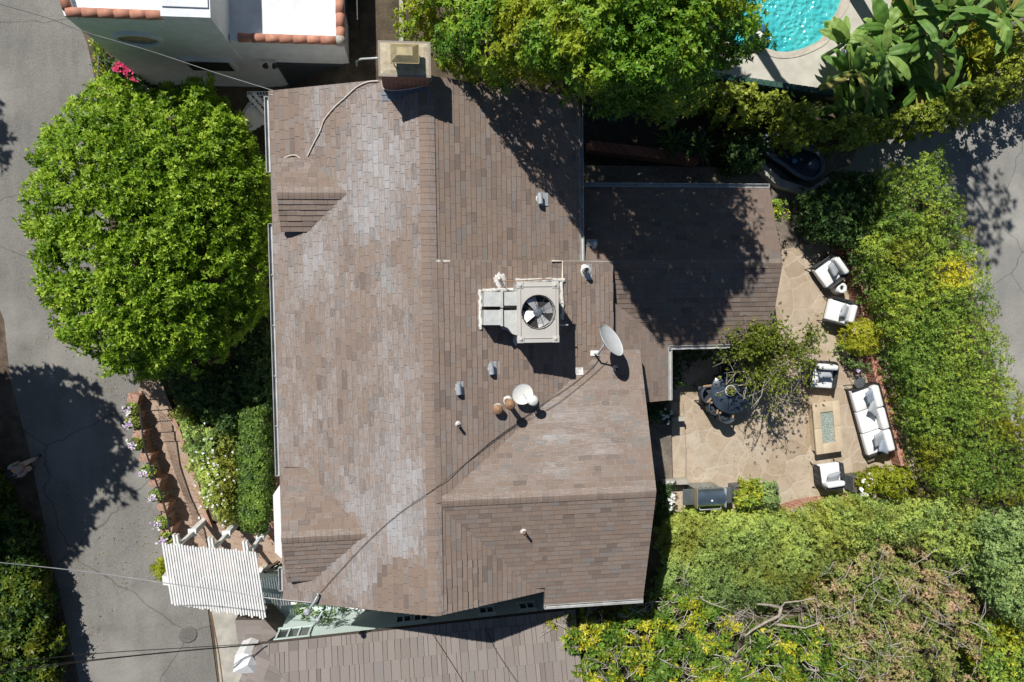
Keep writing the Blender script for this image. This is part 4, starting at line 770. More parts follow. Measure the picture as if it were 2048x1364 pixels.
def pipe(u, v, hgt, label, mat, r=.035, open_=True, flange=False):
    c = RP(u, v); t = thing('vent_pipe', label, 'vent pipe', c); q = MB(); q.tube([c - Vector((0, 0, .05)), c + Vector((0, 0, hgt))], r, 12, cap=False); q.tube([c + Vector((0, 0, hgt)), c + Vector((0, 0, -.04))], r * .8, 12, cap=False); q.lathe([(r, 0), (r * .8, 0)], c + Vector((0, 0, hgt)), 12) if not open_ else None; q.build('pipe', mat, t)
    MB().lathe([(r * 2.6, -.0), (r * 2.2, .03), (r * 1.05, .08)], c, 14).build('boot', M_sealant, t)
    if flange: MB().box(c + Vector((.13, -.02, -.01)), (.2, .42, .012), ry=math.atan(.37)).build('flange', M_galv, t)
pipe(915, 848, .34, 'thin vent pipe in a pale boot on the middle of the eastern main slope', M_sealant); pipe(1047, 1062, .34, 'lone rusty vent pipe on the south slope of the lower right gable', M_rust)
pipe(1230, 737, .2, 'short brown vent stub in front of the large dish', M_rust); pipe(1168, 542, .34, 'wide grey flue pipe on a metal flange right of the air conditioner', M_galv, .075, flange=True)
t = thing('wing_vent', 'low galvanised double vent on the shaded wing roof beside the gutter', 'vent', RP(1183, 487)); c = RP(1183, 487); MB().box(c + Vector((0, .02, .02)), (.32, .2, .012), rx=-.35).build('flange', M_galv, t); q = MB(); q.box(c + Vector((.03, -.02, .12)), (.17, .13, .16), bev=.03); q.tube([c + Vector((.04, -.03, .1)), c + Vector((.04, -.13, .16))], .06, 12); q.build('hood', M_galv, t)
for i, (u, v) in enumerate(((922, 882), (918, 905), (960, 932), (959, 944), (945, 958))): pass
def flat_patch(u, v, w_, h_, label, mat=M_galv):
    c = RP(u, v); x0, x1, y0, y1 = c.x - w_ / 2, c.x + w_ / 2, c.y - h_ / 2, c.y + h_ / 2; pts = [Vector((x, y, roofz(x, y) + .03)) for x, y in ((x0, y0), (x1, y0), (x1, y1), (x0, y1))]; return tag(MB().slab(pts, .015).build('roof_flashing', mat, loc=c), label, 'flashing')
flat_patch(1158, 742, .22, .2, 'pale square flashing left of the brown vent stub', M_sealant); flat_patch(886, 522, .35, .05, 'thin pale sealant strip near the ridge at the roof step', M_sealant)
# ---- cables
def cable(name, label, pts, r, mat, cat='cable', seg=6, jitter=0, seed=1):
    rd = random.Random(seed); pts = [Vector(p) for p in pts]; out = []
    for i in range(len(pts) - 1):
        for j in range(6):
            f = j / 6; a = pts[max(i - 1, 0)]; b, c = pts[i], pts[i + 1]; d = pts[min(i + 2, len(pts) - 1)]
            out.append(.5 * ((2 * b) + (c - a) * f + (2 * a - 5 * b + 4 * c - d) * f * f + (3 * b - a - 3 * c + d) * f ** 3) + Vector((rd.uniform(-1, 1), rd.uniform(-1, 1), 0)) * jitter)
    out.append(pts[-1]); return tag(MB().tube(out, r, seg).build(name, mat, loc=pts[0]), label, cat)
M_cord = pm('cream_cord', (.68, .62, .56), (.55, .48, .42), 5, .6, bs=0); M_wire = pm('black_rubber', (.035, .03, .028), None, 5, .6, bs=0); M_wireg = pm('weathered_wire', (.42, .42, .42), (.3, .3, .3), 3, .5, bs=0)
cable('roof_cable', 'thin black cable draped diagonally over the brown roof to the dishes', [RP(u, v, .05) for u, v in ((640, 1186), (690, 1130), (738, 1080), (800, 1025), (872, 975), (930, 928), (980, 885), (1035, 845), (1085, 808), (1140, 772), (1185, 735), (1200, 712))], .007, M_wire, jitter=.006)
cable('roof_cable', 'second black cable running beside the first between ridge and dishes', [RP(u, v, .05) for u, v in ((940, 920), (985, 885), (1035, 850), (1090, 822), (1130, 796), (1180, 755), (1215, 722))], .006, M_wire, jitter=.006, seed=2)
cable('loose_cord', 'cream cord lying loosely across the upper left roof from the chimney', [RP(u, v, .04) for u, v in ((757, 162), (735, 164), (712, 175), (690, 195), (668, 215), (648, 240), (640, 262), (628, 285), (615, 312))], .017, M_cord)
cable('loose_cord', 'short curved cream cord at the top edge of the upper street side gable', [RP(u, v, .05) for u, v in ((568, 316), (580, 311), (592, 311), (601, 318))], .014, M_cord)
cable('loose_cord', 'pale cord hanging around the base of the chimney', [P(763, 162, 4.5), P(768, 178, 4.45), P(800, 180, 4.6), P(845, 172, 4.6), P(864, 158, 4.6)], .012, M_cord)
cable('service_wire', 'pale service wire crossing the lower left street to the lamp masts', [P(-60, 1120, 5.0), P(60, 1131, 4.2), P(200, 1147, 3.5), P(330, 1166, 3.1), P(440, 1180, 3.0), P(530, 1195, 3.1), P(622, 1205, 3.5)], .013, M_wireg)
for i, (a, b, c_, d) in enumerate((((-40, 1332), (180, 1308), (380, 1295), (521, 1287)), ((-40, 1346), (180, 1320), (380, 1300), (521, 1288)), ((-40, 1352), (180, 1322), (370, 1302), (521, 1289)))):
    o = cable('overhead_wire', 'dark overhead wire at the bottom left running to the corner of the lower roof', [P(*a, 6.0), P(*b, 4.2), P(*c_, 2.8), P(*d, 1.2)], .010, M_wire); o['group'] = 'overhead wires at the bottom left'
cable('overhead_wire', 'thin pale wire crossing in front of the white house wall', [P(-60, -8, 6), P(90, 34, 5), P(170, 64, 4.5), P(300, 102, 3.8), P(430, 145, 3.2), P(556, 184, 2.9)], .009, M_wireg)
# lamp masts at the lower left corner of the roof
LM = thing('lamp_mast', 'weatherhead mast with a downturned grey lamp at the lower left roof corner', 'lamp', P(628, 1196, 2.9)); q = MB(); q.tube([P(628, 1180, 2.7), P(636, 1190, 3.5), P(630, 1202, 3.5), P(620, 1216, 3.4)], .03, 8); q.box(P(629, 1180, 3.1), (.12, .28, .03)); q.build('mast', M_galv, LM); MB().lathe([(.03, -.02), (.09, .02), (.1, .09), (.05, .13)], P(615, 1222, 3.2), 16).build('lamp_head', M_galv, LM)
LM = thing('lamp_mast', 'straight grey mast with a round lamp right of the weatherhead mast', 'lamp', P(652, 1206, 2.7)); q = MB(); q.tube([P(653, 1205, 2.8), P(646, 1222, 3.0), P(638, 1235, 3.0)], .028, 8); q.build('mast', M_galv, LM); MB().lathe([(.03, 0), (.08, .03), (.07, .09), (.02, .12)], P(636, 1238, 2.95), 16).build('lamp_head', M_galv, LM)

# ------------------------------------------------------------ white house, top left
M_stucco = pm('white_stucco', (.76, .79, .81), (.66, .68, .70), 3, .9, bs=.3); M_terra = pm('terracotta', (.50, .235, .155), (.38, .165, .11), 5, .75, bs=.3); M_terra2 = pm('pale_terracotta', (.56, .27, .18), (.42, .18, .12), 6, .75, bs=.3)  # stucco white tinted cool, sky bounce put into the colour
S = thing('white_house', 'white stucco house with flat white roofs edged by terracotta tiles at the upper left', 'house', P(500, 150, -2.3))
zl_, zr_ = 2.85, 1.5; fy = P(250, 44, zl_).y; fy2 = P(570, 76, zr_).y; xl = P(128, 40, zl_).x; xbk0 = P(321, 36, 3.1).x; xbk1 = P(421, 36, 3.1).x; xr_ = P(690, 76, zr_).x; Y2 = fy + 9
fy = (fy + fy2) / 2; print('white house', fy, fy2)
q = MB(); q.prism([(xl, fy), (xbk0 + .3, fy), (xbk0 + .3, Y2), (xl - 2.5, Y2)], -2.8, zl_ - .22); q.prism([(xbk0 + .301, fy + .002), (xr_ - .05, fy + .002), (xr_ - .05, Y2), (xbk0 + .301, Y2)], -2.8, zr_ - .22); q.build('wall', M_stucco, S)
q = MB(); q.prism([(xbk0, fy - .03), (xbk1, fy - .03), (xbk1, fy + 4), (xbk0, fy + 4)], -.3, 3.1); q.box(((xbk0 + xbk1) / 2, fy + .5, 3.12), (1.1, .6, .05)); q.build('chimney_block', M_stucco, S)
q = MB(); q.prism([(xl, fy + .0), (xl + .22, fy), (xl + .22 - 2.4, Y2), (xl - 2.5, Y2)], zl_ - .22, zl_ - .02); q.box(((xl + xbk0) / 2 + .1, fy + .11, zl_ - .12), (xbk0 - xl - .4, .22, .2)); q.build('parapet', M_stucco, S)
q = MB(); q.box(((xbk1 + xr_) / 2, fy + .11, zr_ - .12), (xr_ - xbk1 - .1, .22, .2)); q.box((xr_ - .16, (fy + Y2) / 2, zr_ - .12), (.22, Y2 - fy, .2)); q.build('parapet', M_stucco, S)
def barrel(a, b, z, m1):
    a = Vector((*a, z)); b = Vector((*b, z)); Lh = (b - a).length; n = round(Lh / .39); dr = (b - a) / n; u_ = dr.normalized(); sd = u_.cross(Vector((0, 0, 1)))
    for i in range(n):
        q = MB(); p0 = a + dr * i - u_ * .03; p1 = a + dr * (i + 1) + u_ * .01; V = []
        for e, r in ((p0, .125), (p1, .116)):
            for k_ in range(9): an = math.pi * k_ / 8; V.append(e + sd * math.cos(an) * r + Vector((0, 0, math.sin(an) * r - .02)))
            for k_ in range(9): an = math.pi * k_ / 8; V.append(e + sd * math.cos(an) * (r - .02) + Vector((0, 0, math.sin(an) * (r - .02) - .02)))
        q.add(V, [(k_, k_ + 1, 19 + k_, 18 + k_) for k_ in range(8)] + [(9 + k_, 27 + k_, 28 + k_, 10 + k_) for k_ in range(8)] + [(k_, 9 + k_, 10 + k_, k_ + 1) for k_ in range(8)] + [(18 + k_, 19 + k_, 28 + k_, 27 + k_) for k_ in range(8)], True); q.build('roof_tile', m1 if random.random() < .6 else M_terra2, S)
barrel((xl + .1, fy + .09), (xbk0 + .0, fy + .09), zl_, M_terra); barrel((xbk1 + .3, fy + .09), (xr_ - .25, fy + .09), zr_, M_terra); barrel((xr_ - .12, fy + .1), (xr_ - .12, fy + 5), zr_, M_terra); barrel((xl + .08, fy + .2), (xl + .08 - 1.3, fy + 4.5), zl_, M_terra)
q = MB(); q.lathe([(.15, -.05), (.13, .08), (.05, .12)], (xr_ - .13, fy + .1, zr_), 10); q.build('corner_mortar', M_conc, S)
# oval window, door, lamps, grilles
zo = 1.45; ow = P(277, 83, zo); oc = Vector((ow.x, fy - .0, zo)); q = MB()
def ell(a, b, y, n=28): return [Vector((oc.x + a * math.cos(2 * math.pi * i / n), y, oc.z + b * math.sin(2 * math.pi * i / n))) for i in range(n)]
o_, i_ = ell(.62, .46, fy - .09), ell(.54, .38, fy - .09); o2 = ell(.66, .5, fy); i2 = ell(.54, .38, fy - .004); n = 28
q.add(o_ + i_ + o2 + i2, [(i, (i + 1) % n, n + (i + 1) % n, n + i) for i in range(n)] + [(i, 2 * n + i, 2 * n + (i + 1) % n, (i + 1) % n) for i in range(n)] + [(n + i, n + (i + 1) % n, 3 * n + (i + 1) % n, 3 * n + i) for i in range(n)], True); wo = q.build('window', M_stucco, S)
q = MB(); q.add(ell(.54, .38, fy - .012), [tuple(range(28))]); q.build('pane', pm('mottled_tan_glass', (.36, .29, .2), (.16, .13, .09), 9, .2, bs=0), wo)  # tan and brown mottling set in the pane colour by noise
q = MB(); q.box((P(640, 160, -1).x, fy - .03, -1.2), (2.3, .06, 2.1)); q.build('door', pm('dark_door', (.05, .06, .07), None, 3, .5), S)
q = MB(); q.box((P(410, 150, -1).x + .35, fy - .05, -.35), (1.4, .1, .9)); dw = q.build('window', M_stucco, S); q = MB(); q.box((P(410, 150, -1).x + .35, fy - .11, -.35), (1.2, .03, .7)); q.build('pane', pm('dark_glass', (.05, .06, .06), None, 3, .15, bs=0), dw)
for sx in (-.1, .1): MB().lathe([(.03, 0), (.09, .08), (.085, .14), (.02, .15)], (P(540, 143, .1).x + sx, fy - .12, .1), 14, axis=(sx * 3, -.6, -.5)).build('spotlight', M_black, S)
q = MB()
for sy in (0, 1.05):
    yy = fy + 1.0 + sy
    q.bar((xr_ + .0, yy, .9), (xr_ + .3, yy, .9), .03, .03); q.bar((xr_, yy, -.5), (xr_ + .3, yy, -.5), .03, .03)
for zz in (-.5, .2, .9): q.bar((xr_ + .3, fy + .9, zz), (xr_ + .3, fy + 2.6, zz), .03, .03)
for i in range(8): q.bar((xr_ + .3, fy + .95 + i * .23, -.5), (xr_ + .3, fy + .95 + i * .23, .9), .02, .02)
q.build('window_grille', M_black, S); q = MB(); q.box((xr_ + -.02, fy + 1.8, .2), (.06, 1.4, 1.2)); q.build('window', bpy.data.materials['dark_glass'], S)
q = MB(); th_ = [i * .35 for i in range(18)]; q.tube([(xr_ + .02, fy + .55 + .02 * a * math.cos(a * 1.0), .2 + .03 * a * math.sin(a)) for a in th_], .014, 5); q.build('wall_scroll', M_black, S)
MB().tube([P(716, 158, -2), P(713, 122, .6), P(722, 118, .9), P(756, 116, 1.0)], .03, 8).build('vent_pipe', M_galv, S)
# alley between the houses
sheet('alley_path', [(728, -60), (800, -60), (800, 170), (712, 190)], -2.0, pm('alley_paving', (.2, .15, .12), (.13, .1, .08), 2, .9), .6)
tag(MB().bar(P(804, -40, -.6), P(804, 100, -.6), .12, 1.4).build('alley_wall', M_conc), 'thin pale garden wall along the alley right of the white house', 'wall')
# lattice gate between white house and brown roof
LG = thing('lattice_gate', 'white lattice screen and gate at the upper left corner of the brown roof', 'gate', P(540, 215, -2.2)); q = MB()
a, b = P(494, 184, .3), P(640, 182, .3)
for i in range(26): f = i / 25; p = a.lerp(b, f); q.bar(p + Vector((0, -.0, 0)), p + Vector((.12, -.42, 0)), .018, .018)
for i in range(5): q.bar(a + Vector((.025 * i, -.1 * i, .01)), b + Vector((.025 * i, -.1 * i, .01)), .018, .018)
q.build('lattice', M_white, LG)
q = MB()
for (u0, v0, u1, v1) in ((496, 190, 540, 240), (506, 186, 556, 240), (480, 238, 500, 206)): q.bar(P(u0, v0, .2), P(u1, v1, -.9), .1, .04)
for i in range(5): q.bar(P(480 + i * 5, 236 - i * 6, -.6), P(505 + i * 8, 262 - i * 5, -.9), .14, .03)
q.build('gate_frame', M_white, LG)
# street side bed of the white house
t = thing('bougainvillea', 'magenta bougainvillea against the base of the white house wall', 'plant', P(255, 140, -2.4)); crown('foliage', [(205, 100), (225, 115), (262, 132), (290, 160), (270, 172), (230, 150), (210, 140)], -2.2, -1.7, G_dark, t, rim=12, lump=10, lh=.1, ln=.1, dens=90, n_per=5, zlow=-2.5)
blossoms('petals', [P(random.gauss(235, 5), random.gauss(132, 5), -1.6) for _ in range(14)] + [P(random.gauss(254, 4), random.gauss(140, 4), -1.6) for _ in range(16)] + [P(random.gauss(264, 5), random.gauss(155, 6), -1.6) for _ in range(8)], .08, M_petalr, t, 4)
shrub('kerb_shrub', 'thin yellowish shrub on the kerb beside the white house fence', 'shrub', [(180, 82), (192, 82), (206, 104), (202, 116), (204, 155), (192, 155), (186, 118)], -2.3, -1.8, G_hedge, ZR, rim=8, lump=8, lh=.1, ln=.09, dens=110, n_per=5)
t = thing('iron_fence', 'short black iron fence between kerb shrub and flower bed', 'fence', P(198, 130, ZR)); q = MB()
for zz in (-1.8, -2.4): q.bar(P(197, 112, zz), P(195, 165, zz), .03, .03)
for i in range(8): f = i / 7; p = P(197 - 2 * f, 112 + 53 * f, -1.75); q.bar((p.x, p.y, -2.6), p, .02, .02)
q.build('railing', M_black, t)
sheet('white_gravel', [(255, 160), (285, 160), (300, 178), (262, 185)], -2.35, M_white, .3)

# ------------------------------------------------------------ the neighbour's house along the bottom
M_mint = pm('mint_wall', (.56, .66, .62), (.50, .60, .56), 3, .85)
M_shake = shinglemat('grey_shake', [(.215, .20, .19), (.27, .25, .238), (.30, .28, .268), (.33, .31, .30), (.27, .26, .256)], (.4, .38, .37), (8, .8, 1))
NH = thing('lower_house', 'mint green house with grey brown shake roof along the bottom edge', 'house', P(800, 1300, -1.8)); ze_ = .9
e0, e1 = P(520, 1289, ze_), P(1150, 1219, ze_); ed = (e1 - e0).normalized(); nd = Vector((ed.y, -ed.x, 0)); 
if nd.y > 0: nd = -nd
up = lambda p, d_: p + nd * d_ + Vector((0, 0, .34 * d_))
hip = P(577, 1366, ze_ + .34 * 1.15); far = up(e1, 4.5); h2 = up(e0 + ed * (4.5 * .72), 4.5)
slope('roof', [h2, far, e1, e0], M_shake, NH, expo=.56, tabw=(.12, .30), lift=.022, hgap=.014, under=.18, label='main shake slope with the dark gable shadow')
lf0 = P(452, 1350, .6); lf = e0 + (lf0 - e0).normalized() * 6
slope('roof', [h2, e0, e0 + Vector((-.2, -.1, -.05)), e0 + Vector((-1.6, -3.6, -.6))], M_shake, NH, expo=.5, tabw=(.14, .3), lift=.012, under=.18, label='plain hip end of the shake roof')
q = MB(); w0, w1 = e0 + nd * .08, e1 + nd * .08; q.slab([(w0 + ed * .3) + Vector((0, 0, 0)), w1, w1 + nd * 4, w0 + nd * 4 + ed * .3], 3.0); 
q.M = Matrix.Translation((0, 0, -.1)); q = MB(); A0, B0 = w0 + ed * .4, w1
q.prism([(A0.x, A0.y), (B0.x, B0.y), ((B0 + nd * 5).x, (B0 + nd * 5).y), ((A0 + nd * 5 + ed * 2).x, (A0 + nd * 5 + ed * 2).y)], -2.4, .86); q.build('wall', M_mint, NH)
def wwin(u, v, z, wd, ht, nmu=2):
    p = P(u, v, z); s_ = (p - A0).dot(ed); c = A0 + ed * s_; c.z = z; rz = math.atan2(ed.y, ed.x); q = MB()
    for dx, w2, h2_ in ((0, wd, .06), (0, wd, .06)): pass
    q.box(c - nd * .03 + Vector((0, 0, ht / 2)), (wd + .1, .07, .07), rz=rz); q.box(c - nd * .03 - Vector((0, 0, ht / 2)), (wd + .1, .1, .07), rz=rz)
    for i in range(nmu + 1): q.box(c - nd * .03 + ed * (wd * (i / nmu - .5)), (.05, .07, ht), rz=rz)
    f = q.build('window', M_mint, NH); MB().box(c - nd * .01, (wd - .02, .03, ht - .04), rz=rz).build('pane', bpy.data.materials['dark_glass'], f)
wwin(588, 1268, .25, .95, .7, 3); wwin(808, 1250, .15, .45, .5); wwin(843, 1248, .15, .42, .5); wwin(974, 1235, .15, .45, .5); wwin(1054, 1224, .15, .48, .5)
LR = thing('low_roof', 'small plain grey brown roof wedge left of the mint wall under the pergola', 'roof', P(510, 1260, -2)); q = MB(); slope('roof', [P(u_, v_, -.05 + .17 * (u_ - 470) / 86) for u_, v_ in ((556, 1268), (530, 1240), (470, 1240), (480, 1310), (520, 1291))], M_shake, LR, expo=.5, tabw=(.14, .3), under=1.2)
WD = thing('white_dormer', 'white faceted dormer top at the left foot of the shake roof', 'dormer', P(490, 1330, -1)); q = MB(); q.add([P(470, 1311, .9), P(487, 1306, 1.0), P(503, 1311, 1.0), P(516, 1330, .9), P(518, 1356, .8), P(466, 1345, .8), P(495, 1330, 1.15)] + [P(470, 1311, .9) - Vector((0, 0, 1)), P(487, 1306, 1) - Vector((0, 0, 1.1)), P(503, 1311, 1) - Vector((0, 0, 1.1)), P(516, 1330, .9) - Vector((0, 0, 1)), P(518, 1356, .8) - Vector((0, 0, .9)), P(466, 1345, .8) - Vector((0, 0, .9))],
    [(i, 6, (i + 1) % 6) for i in range(6)] + [(i, (i + 1) % 6, 7 + (i + 1) % 6, 7 + i) for i in range(6)]); q.build('dormer_roof', M_white, WD)
cable('roof_wire', 'thin black wire lying over the lower shake roof', [up(e0 + ed * 5.0, .2) + Vector((0, 0, .05)), up(e0 + ed * 5.5, 1.0) + Vector((0, 0, .05)), up(e0 + ed * 6.2, 2.2) + Vector((0, 0, .05))], .008, M_wire)
cable('roof_wire', 'curved black wire on the right part of the lower shake roof', [up(e0 + ed * 6.6, .2) + Vector((0, 0, .05)), up(e0 + ed * 6.9, .9) + Vector((0, 0, .05)), up(e0 + ed * 7.6, 2.0) + Vector((0, 0, .05))], .008, M_wire)
# mint parapet below the pergola
tag(MB().prism([P(u, v, -.9) for u, v in ((556, 1196), (640, 1190), (742, 1218), (742, 1226), (640, 1204), (556, 1212))], -2.4, -.9).build('white_garden_wall', M_white), 'white garden wall with striped shadows right of the pergola', 'wall')
sheet('mint_terrace', [(515, 1156), (580, 1152), (760, 1180), (760, 1300), (540, 1300)], -1.3, M_mint, 1.2)
# ------------------------------------------------------------ patio
def flagstone(name, cols, grout, sc=1.5):
    m, t, b = nodes(name); co = gcoord(t); nn = N(t, 'ShaderNodeTexNoise', _Scale=2.2, _Detail=4); L(t, co, nn.inputs['Vector']); wp = mix(t, .3, co, nn.outputs['Color'], 'ADD')
    v1 = N(t, 'ShaderNodeTexVoronoi', feature='F1', _Scale=sc); v2 = N(t, 'ShaderNodeTexVoronoi', feature='DISTANCE_TO_EDGE', _Scale=sc)
    L(t, wp, v1.inputs['Vector']); L(t, wp, v2.inputs['Vector']); sp = t.nodes.new('ShaderNodeSeparateColor'); L(t, v1.outputs['Color'], sp.inputs[0])
    c = ramp(t, sp.outputs[0], [(i / (len(cols) - 1), k_) for i, k_ in enumerate(cols)])
    c = mix(t, ramp(t, noise(t, co, 1.9, 10, .75), [(.42, (0, 0, 0)), (.75, (.8, .8, .8))]), c, (.29, .20, .125))
    c = mix(t, ramp(t, noise(t, co, 9, 6, .7), [(.5, (0, 0, 0)), (.75, (.4, .4, .4))]), c, (.5, .42, .3))
    e = ramp(t, v2.outputs['Distance'], [(.015, (1, 1, 1)), (.035, (0, 0, 0))]); c = mix(t, math_(t, 'MULTIPLY', e, math_(t, 'MULTIPLY', noise(t, co, 1.1, 3), .75)), c, grout); L(t, c, b.inputs['Base Color']); b.inputs['Roughness'].default_value = .8
    bump(t, b, math_(t, 'SUBTRACT', noise(t, co, 25, 5), e), .4, .008); return m
M_flag = flagstone('flagstone', [(.36, .285, .20), (.43, .345, .25), (.48, .395, .30), (.40, .32, .235), (.52, .45, .36)], (.56, .49, .39))
M_flagd = flagstone('shade_dark_flagstone', [(.10, .09, .075), (.14, .12, .10), (.17, .15, .12)], (.2, .18, .15), 1.1)  # stone tones darkened to carry the shade of the yard
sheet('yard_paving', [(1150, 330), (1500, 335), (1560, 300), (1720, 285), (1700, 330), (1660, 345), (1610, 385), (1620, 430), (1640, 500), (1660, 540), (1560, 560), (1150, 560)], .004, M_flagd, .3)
sheet('patio', [(1300, 640), (1540, 640), (1560, 500), (1660, 480), (1720, 520), (1760, 640), (1790, 780), (1840, 950), (1800, 1000), (1640, 1025), (1560, 1018), (1380, 1025), (1300, 1020)], .012, M_flag, .3)
M_patbrick = brickmat('patio_brick', [(.30, .11, .07), (.42, .17, .11), (.48, .25, .17)], (.42, .34, .27), .2, .09, .007, rotz=.3)
sheet('brick_border', [(1545, 1012), (1600, 997), (1700, 983), (1722, 990), (1722, 1004), (1640, 1026), (1580, 1022)], .018, M_patbrick, .3)
sheet('lower_step', [(1580, 1018), (1650, 1008), (1648, 1030), (1590, 1032)], .024, M_conc, .3)
def wallband(name, px, wd, z1, mat, label, cat, z0=-.1):
    pts = [P(u, v, z1) for u, v in px]; q = MB(); n = len(pts); a_, b_ = [], []
    for i, p in enumerate(pts):
        d = (pts[min(i + 1, n - 1)] - pts[max(i - 1, 0)]).normalized(); s_ = d.cross(Vector((0, 0, 1))) * wd / 2; a_.append(p + s_); b_.append(p - s_)
    q.slab(a_ + b_[::-1], z1 - z0); return tag(q.build(name, mat, loc=(pts[0].x, pts[0].y, z0)), label, cat)
M_cap = brickmat('brick_coping', [(.36, .12, .07), (.46, .18, .11), (.52, .26, .18)], (.5, .42, .34), .3, .095, .008, rotz=-1.3)
wallband('brick_wall', [(1690, 478), (1706, 520), (1716, 560), (1732, 620), (1745, 680), (1755, 740), (1772, 800), (1790, 860), (1810, 930)], .28, .5, M_cap, 'low curved brick seat wall with red coping behind the sofa and hedge side chairs', 'wall')
# steps along the house
q = MB(); q.prism([P(1300, 800, .3), P(1341, 800, .3), P(1345, 962, .3), P(1300, 962, .3)], -.1, .30); tag(q.build('stone_step', M_flagd, loc=P(1320, 880, 0)), 'upper stone step along the house wall beside the patio', 'step')
q = MB(); q.prism([P(1342, 803, .15), P(1366, 803, .15), P(1372, 900, .15), P(1371, 962, .15), P(1346, 962, .15)], -.1, .15); tag(q.build('stone_step', M_flag, loc=P(1355, 880, 0)), 'lower sunlit stone step at the patio edge', 'step')
q = MB(); q.box(P(1351, 836, .26), (.42, .13, .5), rz=0); tag(q.build('stone_block', M_conc, loc=P(1351, 836, 0)), 'short pale stone block at the top end of the patio steps', 'block')
q = MB(); q.box(P(1346, 961, .26), (.85, .15, .5), rz=-.02); tag(q.build('stone_block', M_conc, loc=P(1346, 961, 0)), 'long pale stone block at the bottom end of the patio steps near the grill', 'block')
q = MB(); q.prism([P(1300, 690, .45), P(1345, 690, .45), P(1345, 735, .45), P(1300, 735, .45)], -.1, .0)
# furniture materials
M_cush = pm('white_cushion', (.80, .80, .79), (.72, .72, .72), 3, .9, bs=.15); M_weave = None
def weave(name, c1, c2, sc, rot=0):
    m, t, b = nodes(name); co = ocoord(t, rot=(0, 0, rot)); w_ = N(t, 'ShaderNodeTexWave', _Scale=sc, _Distortion=.4); w_.bands_direction = 'X'; L(t, co, w_.inputs['Vector']); w2 = N(t, 'ShaderNodeTexWave', _Scale=sc, _Distortion=.4); w2.bands_direction = 'Z'; L(t, co, w2.inputs['Vector'])
    f = math_(t, 'MULTIPLY', w_.outputs['Fac'], w2.outputs['Fac']); L(t, mix(t, f, c2, c1), b.inputs['Base Color']); b.inputs['Roughness'].default_value = .7; bump(t, b, f, .5, .01); return m
def striped(name, c1, c2, sc, rot):
    m, t, b = nodes(name); co = ocoord(t, rot=(0, 0, rot)); w_ = N(t, 'ShaderNodeTexWave', _Scale=sc, _Distortion=.1); L(t, co, w_.inputs['Vector']); L(t, ramp(t, w_.outputs['Fac'], [(.35, c2), (.6, c1)]), b.inputs['Base Color']); b.inputs['Roughness'].default_value = .9; return m
M_weave = weave('charcoal_weave', (.10, .11, .12), (.02, .022, .025), 14); M_stripe = striped('striped_cushion', (.46, .48, .50), (.2, .22, .25), 11, .3); M_stripeb = striped('blue_striped_cushion', (.34, .38, .44), (.15, .19, .26), 9, 1.0)
def pillow(name, c, sx, sy, sz, rz, rx, ry, mat, parent=None, label=None, cat=None, group=None):
    bm = bmesh.new(); bmesh.ops.create_grid(bm, x_segments=10, y_segments=10, size=.5); top = []
    V = []; Fc = []; n = 9
    for s_ in (1, -1):
        for j in range(n):
            for i in range(n):
                x, y = i / (n - 1) * 2 - 1, j / (n - 1) * 2 - 1; e = max(0, (1 - x ** 4) * (1 - y ** 4)) ** .55; pin = 1 - .10 * (1 - abs(x)) * abs(y) ** 3 - 0 * e; pin2 = 1 - .10 * (1 - abs(y)) * abs(x) ** 3
                V.append((x * sx / 2 * pin2, y * sy / 2 * pin, s_ * sz / 2 * e))
    for s_ in (0, 1):
        for j in range(n - 1):
            for i in range(n - 1): k_ = s_ * n * n + j * n + i; f = (k_, k_ + 1, k_ + n + 1, k_ + n); Fc.append(f if s_ == 0 else f[::-1])
    bm.free(); q = MB(); q.at(c, rz, rx, ry); q.add(V, Fc, True); o = q.build(name, mat, parent, None if parent else c)
    me = o.data; b2 = bmesh.new(); b2.from_mesh(me); bmesh.ops.remove_doubles(b2, verts=b2.verts, dist=1e-4); b2.to_mesh(me); b2.free()
    for p in me.polygons: p.use_smooth = True
    if label: tag(o, label, cat, group)
    return o
GC = 'armchairs on the patio'
